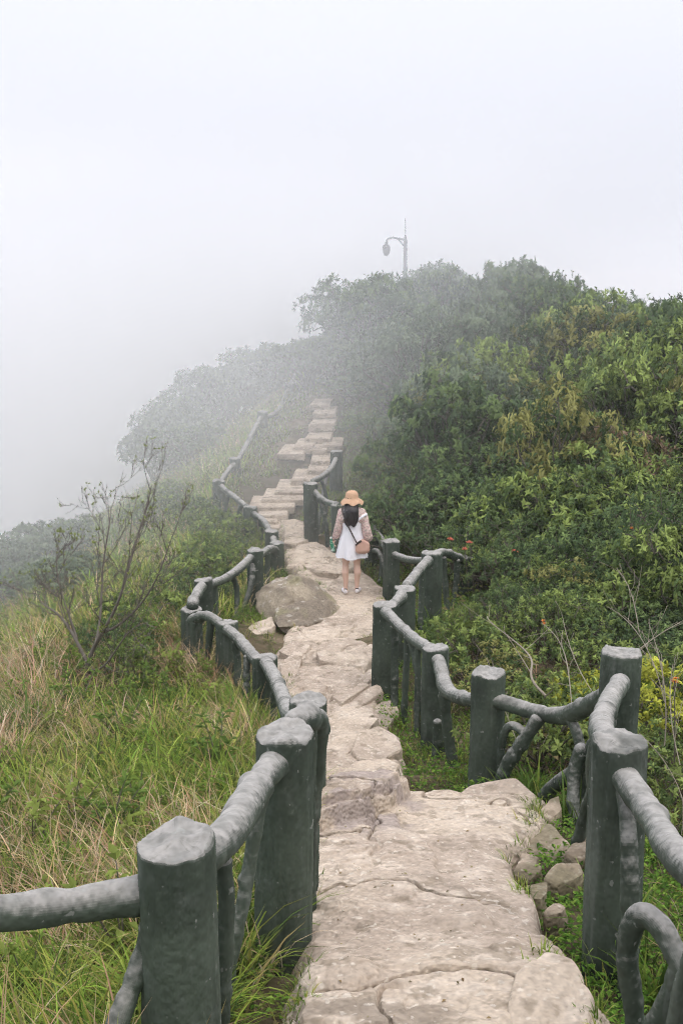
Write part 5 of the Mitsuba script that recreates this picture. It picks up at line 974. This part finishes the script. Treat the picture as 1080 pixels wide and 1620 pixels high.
# ---------------------------------------------------------------- the lamp on the hill top
scene['lamp_paint'] = principled((0.14, 0.15, 0.15), 0.5, specular=0.4)
scene['lamp_glass'] = principled((0.62, 0.63, 0.62), 0.3)
_top, _arm, _box, _ant = (np.array(p) for p in LAMP)
tag('street_lamp', 'grey street lamp with curved arm and pole box on the foggy hill top', 'street lamp')
_zb = float(ground_z(_top[0], _top[1])) - 0.3
add('street_lamp__pole', limb([[_top[0], _top[1], _zb, 0.105], [_top[0], _top[1], (_zb + _top[2]) / 2, 0.09], [*_top, 0.075]], 20, 16, 1, 0, 0, True), 'lamp_paint', smooth=True)
add('street_lamp__antenna', limb([[*_top, 0.025], [*_ant, 0.012]], 6, 8, 1, 0, 0, True), 'lamp_paint', smooth=True)
_s = _arm - _top
add('street_lamp__arm', limb([[_top[0], _top[1], _top[2] - 0.18, 0.045], [_top[0] - 0.35, _top[1], _top[2] - 0.12, 0.04], [_top[0] - 0.68, _top[1], _top[2] - 0.13, 0.038], [_arm[0], _top[1], _top[2] - 0.32, 0.035]], 26, 12, 1, 0, 0, True), 'lamp_paint', smooth=True)
add('street_lamp__brace', limb([[_top[0], _top[1], _top[2] - 0.62, 0.03], [_top[0] - 0.12, _top[1], _top[2] - 0.36, 0.03], [_top[0] - 0.36, _top[1], _top[2] - 0.13, 0.03]], 16, 10, 1, 0, 0, True), 'lamp_paint', smooth=True)
_h = np.array([_arm[0], _top[1], _top[2] - 0.84]) - _W
add('street_lamp__lamp_shade', lathe([(0.02, 0.56), (0.06, 0.54), (0.07, 0.46), (0.14, 0.42), (0.165, 0.36), (0.15, 0.34)], _h, (0, 0, 1)), 'lamp_paint', smooth=40)
add('street_lamp__globe', lathe([(0.148, 0.345), (0.155, 0.26), (0.13, 0.12), (0.08, 0.03), (0.01, 0.0)], _h, (0, 0, 1)), 'lamp_glass', smooth=40)
_bm = trimesh.creation.box((0.42, 0.30, 0.58)); _bm.apply_translation(_box + [0.02, 0.1, 0])
add('street_lamp__control_box', _bm, 'lamp_paint')

# ---------------------------------------------------------------- blossoms and single tufts
scene['petal_look'] = leafy(0.5, 0.6)
_g = rng_of(123)
for _i, p in enumerate(FLOWERS):
    p = np.array(p); pc, lab = (((0.75, 0.36, 0.12), 'orange') if _i in (0, 1, 6, 7, 8) else ((0.75, 0.28, 0.20), 'salmon pink'))
    key = numbered('blossom', _i)
    n = 14
    c = np.repeat(p + _g.normal(0, 0.014, (3, 3)), n, 0)
    o = unit(_g, 3 * n); o[:, 2] = np.abs(o[:, 2]) * 0.6
    v, f, col = leaves(c, o, np.tile([0, 0, 1.0], (3 * n, 1)), _g.uniform(0.02, 0.04, 3 * n) * (1.3 if _i < 6 else 0.8), _g.uniform(0.014, 0.024, 3 * n), np.array(pc) * _g.uniform(0.7, 1.2, (3 * n, 1)))
    add(key, (v, f), 'petal_look', lab + (' blossom cluster in the scrub on the right', ' blossom cluster in the scrub beyond the far end of the right fence')[lab != 'orange'], 'flower', lab + ' blossoms in the right scrub', color=col)
    zg = float(ground_z(p[0], p[1]))
    add(key + '__stem', limb([[p[0] + 0.1, p[1] + 0.15, min(zg, p[2] - 0.3), 0.008], [p[0] + 0.05, p[1] + 0.05, (zg + p[2]) / 2, 0.006], [*p, 0.004]], 10, 5, 1, 0, 0, False), 'bark_look', smooth=True)
_tl = {0: 'upright light green grass tuft right of the square-topped middle post', 4: 'fountain of long grass beyond the woman, right of the fence post', 9: 'dense dark green grass clump at the left edge, below the sapling'}
for _i, p in enumerate(TUFTS):
    c = np.array([p[:2]]); big = _i in (4, 5, 9, 10)
    part = tufts(_g, np.repeat(c, 3, 0) + _g.normal(0, 0.12 if big else 0.05, (3, 2)), 60 if big else 16, 0.75 if big else 0.5, 0.2 if big else 0.07, 0.013 if _i > 1 else 0.016, [((0.12, 0.21, 0.04), 3), ((0.19, 0.27, 0.06), 2), ((0.08, 0.14, 0.035), 2)] if _i < 9 else [((0.06, 0.11, 0.03), 2), ((0.09, 0.16, 0.04), 2)], curl=(0.4, 1.6), lean=(0.05, 0.5))
    add(numbered('grass_tuft', _i), (part[0], part[1]), 'grass_look', _tl.get(_i, 'long bladed grass tuft beside a fence post' if _i < 9 else 'dense dark green grass clump at the left edge, below the sapling'), 'grass', None if _i in (0, 4) else ('grass tufts by the fence' if _i < 9 else 'grass clumps at the left edge'), color=part[2])
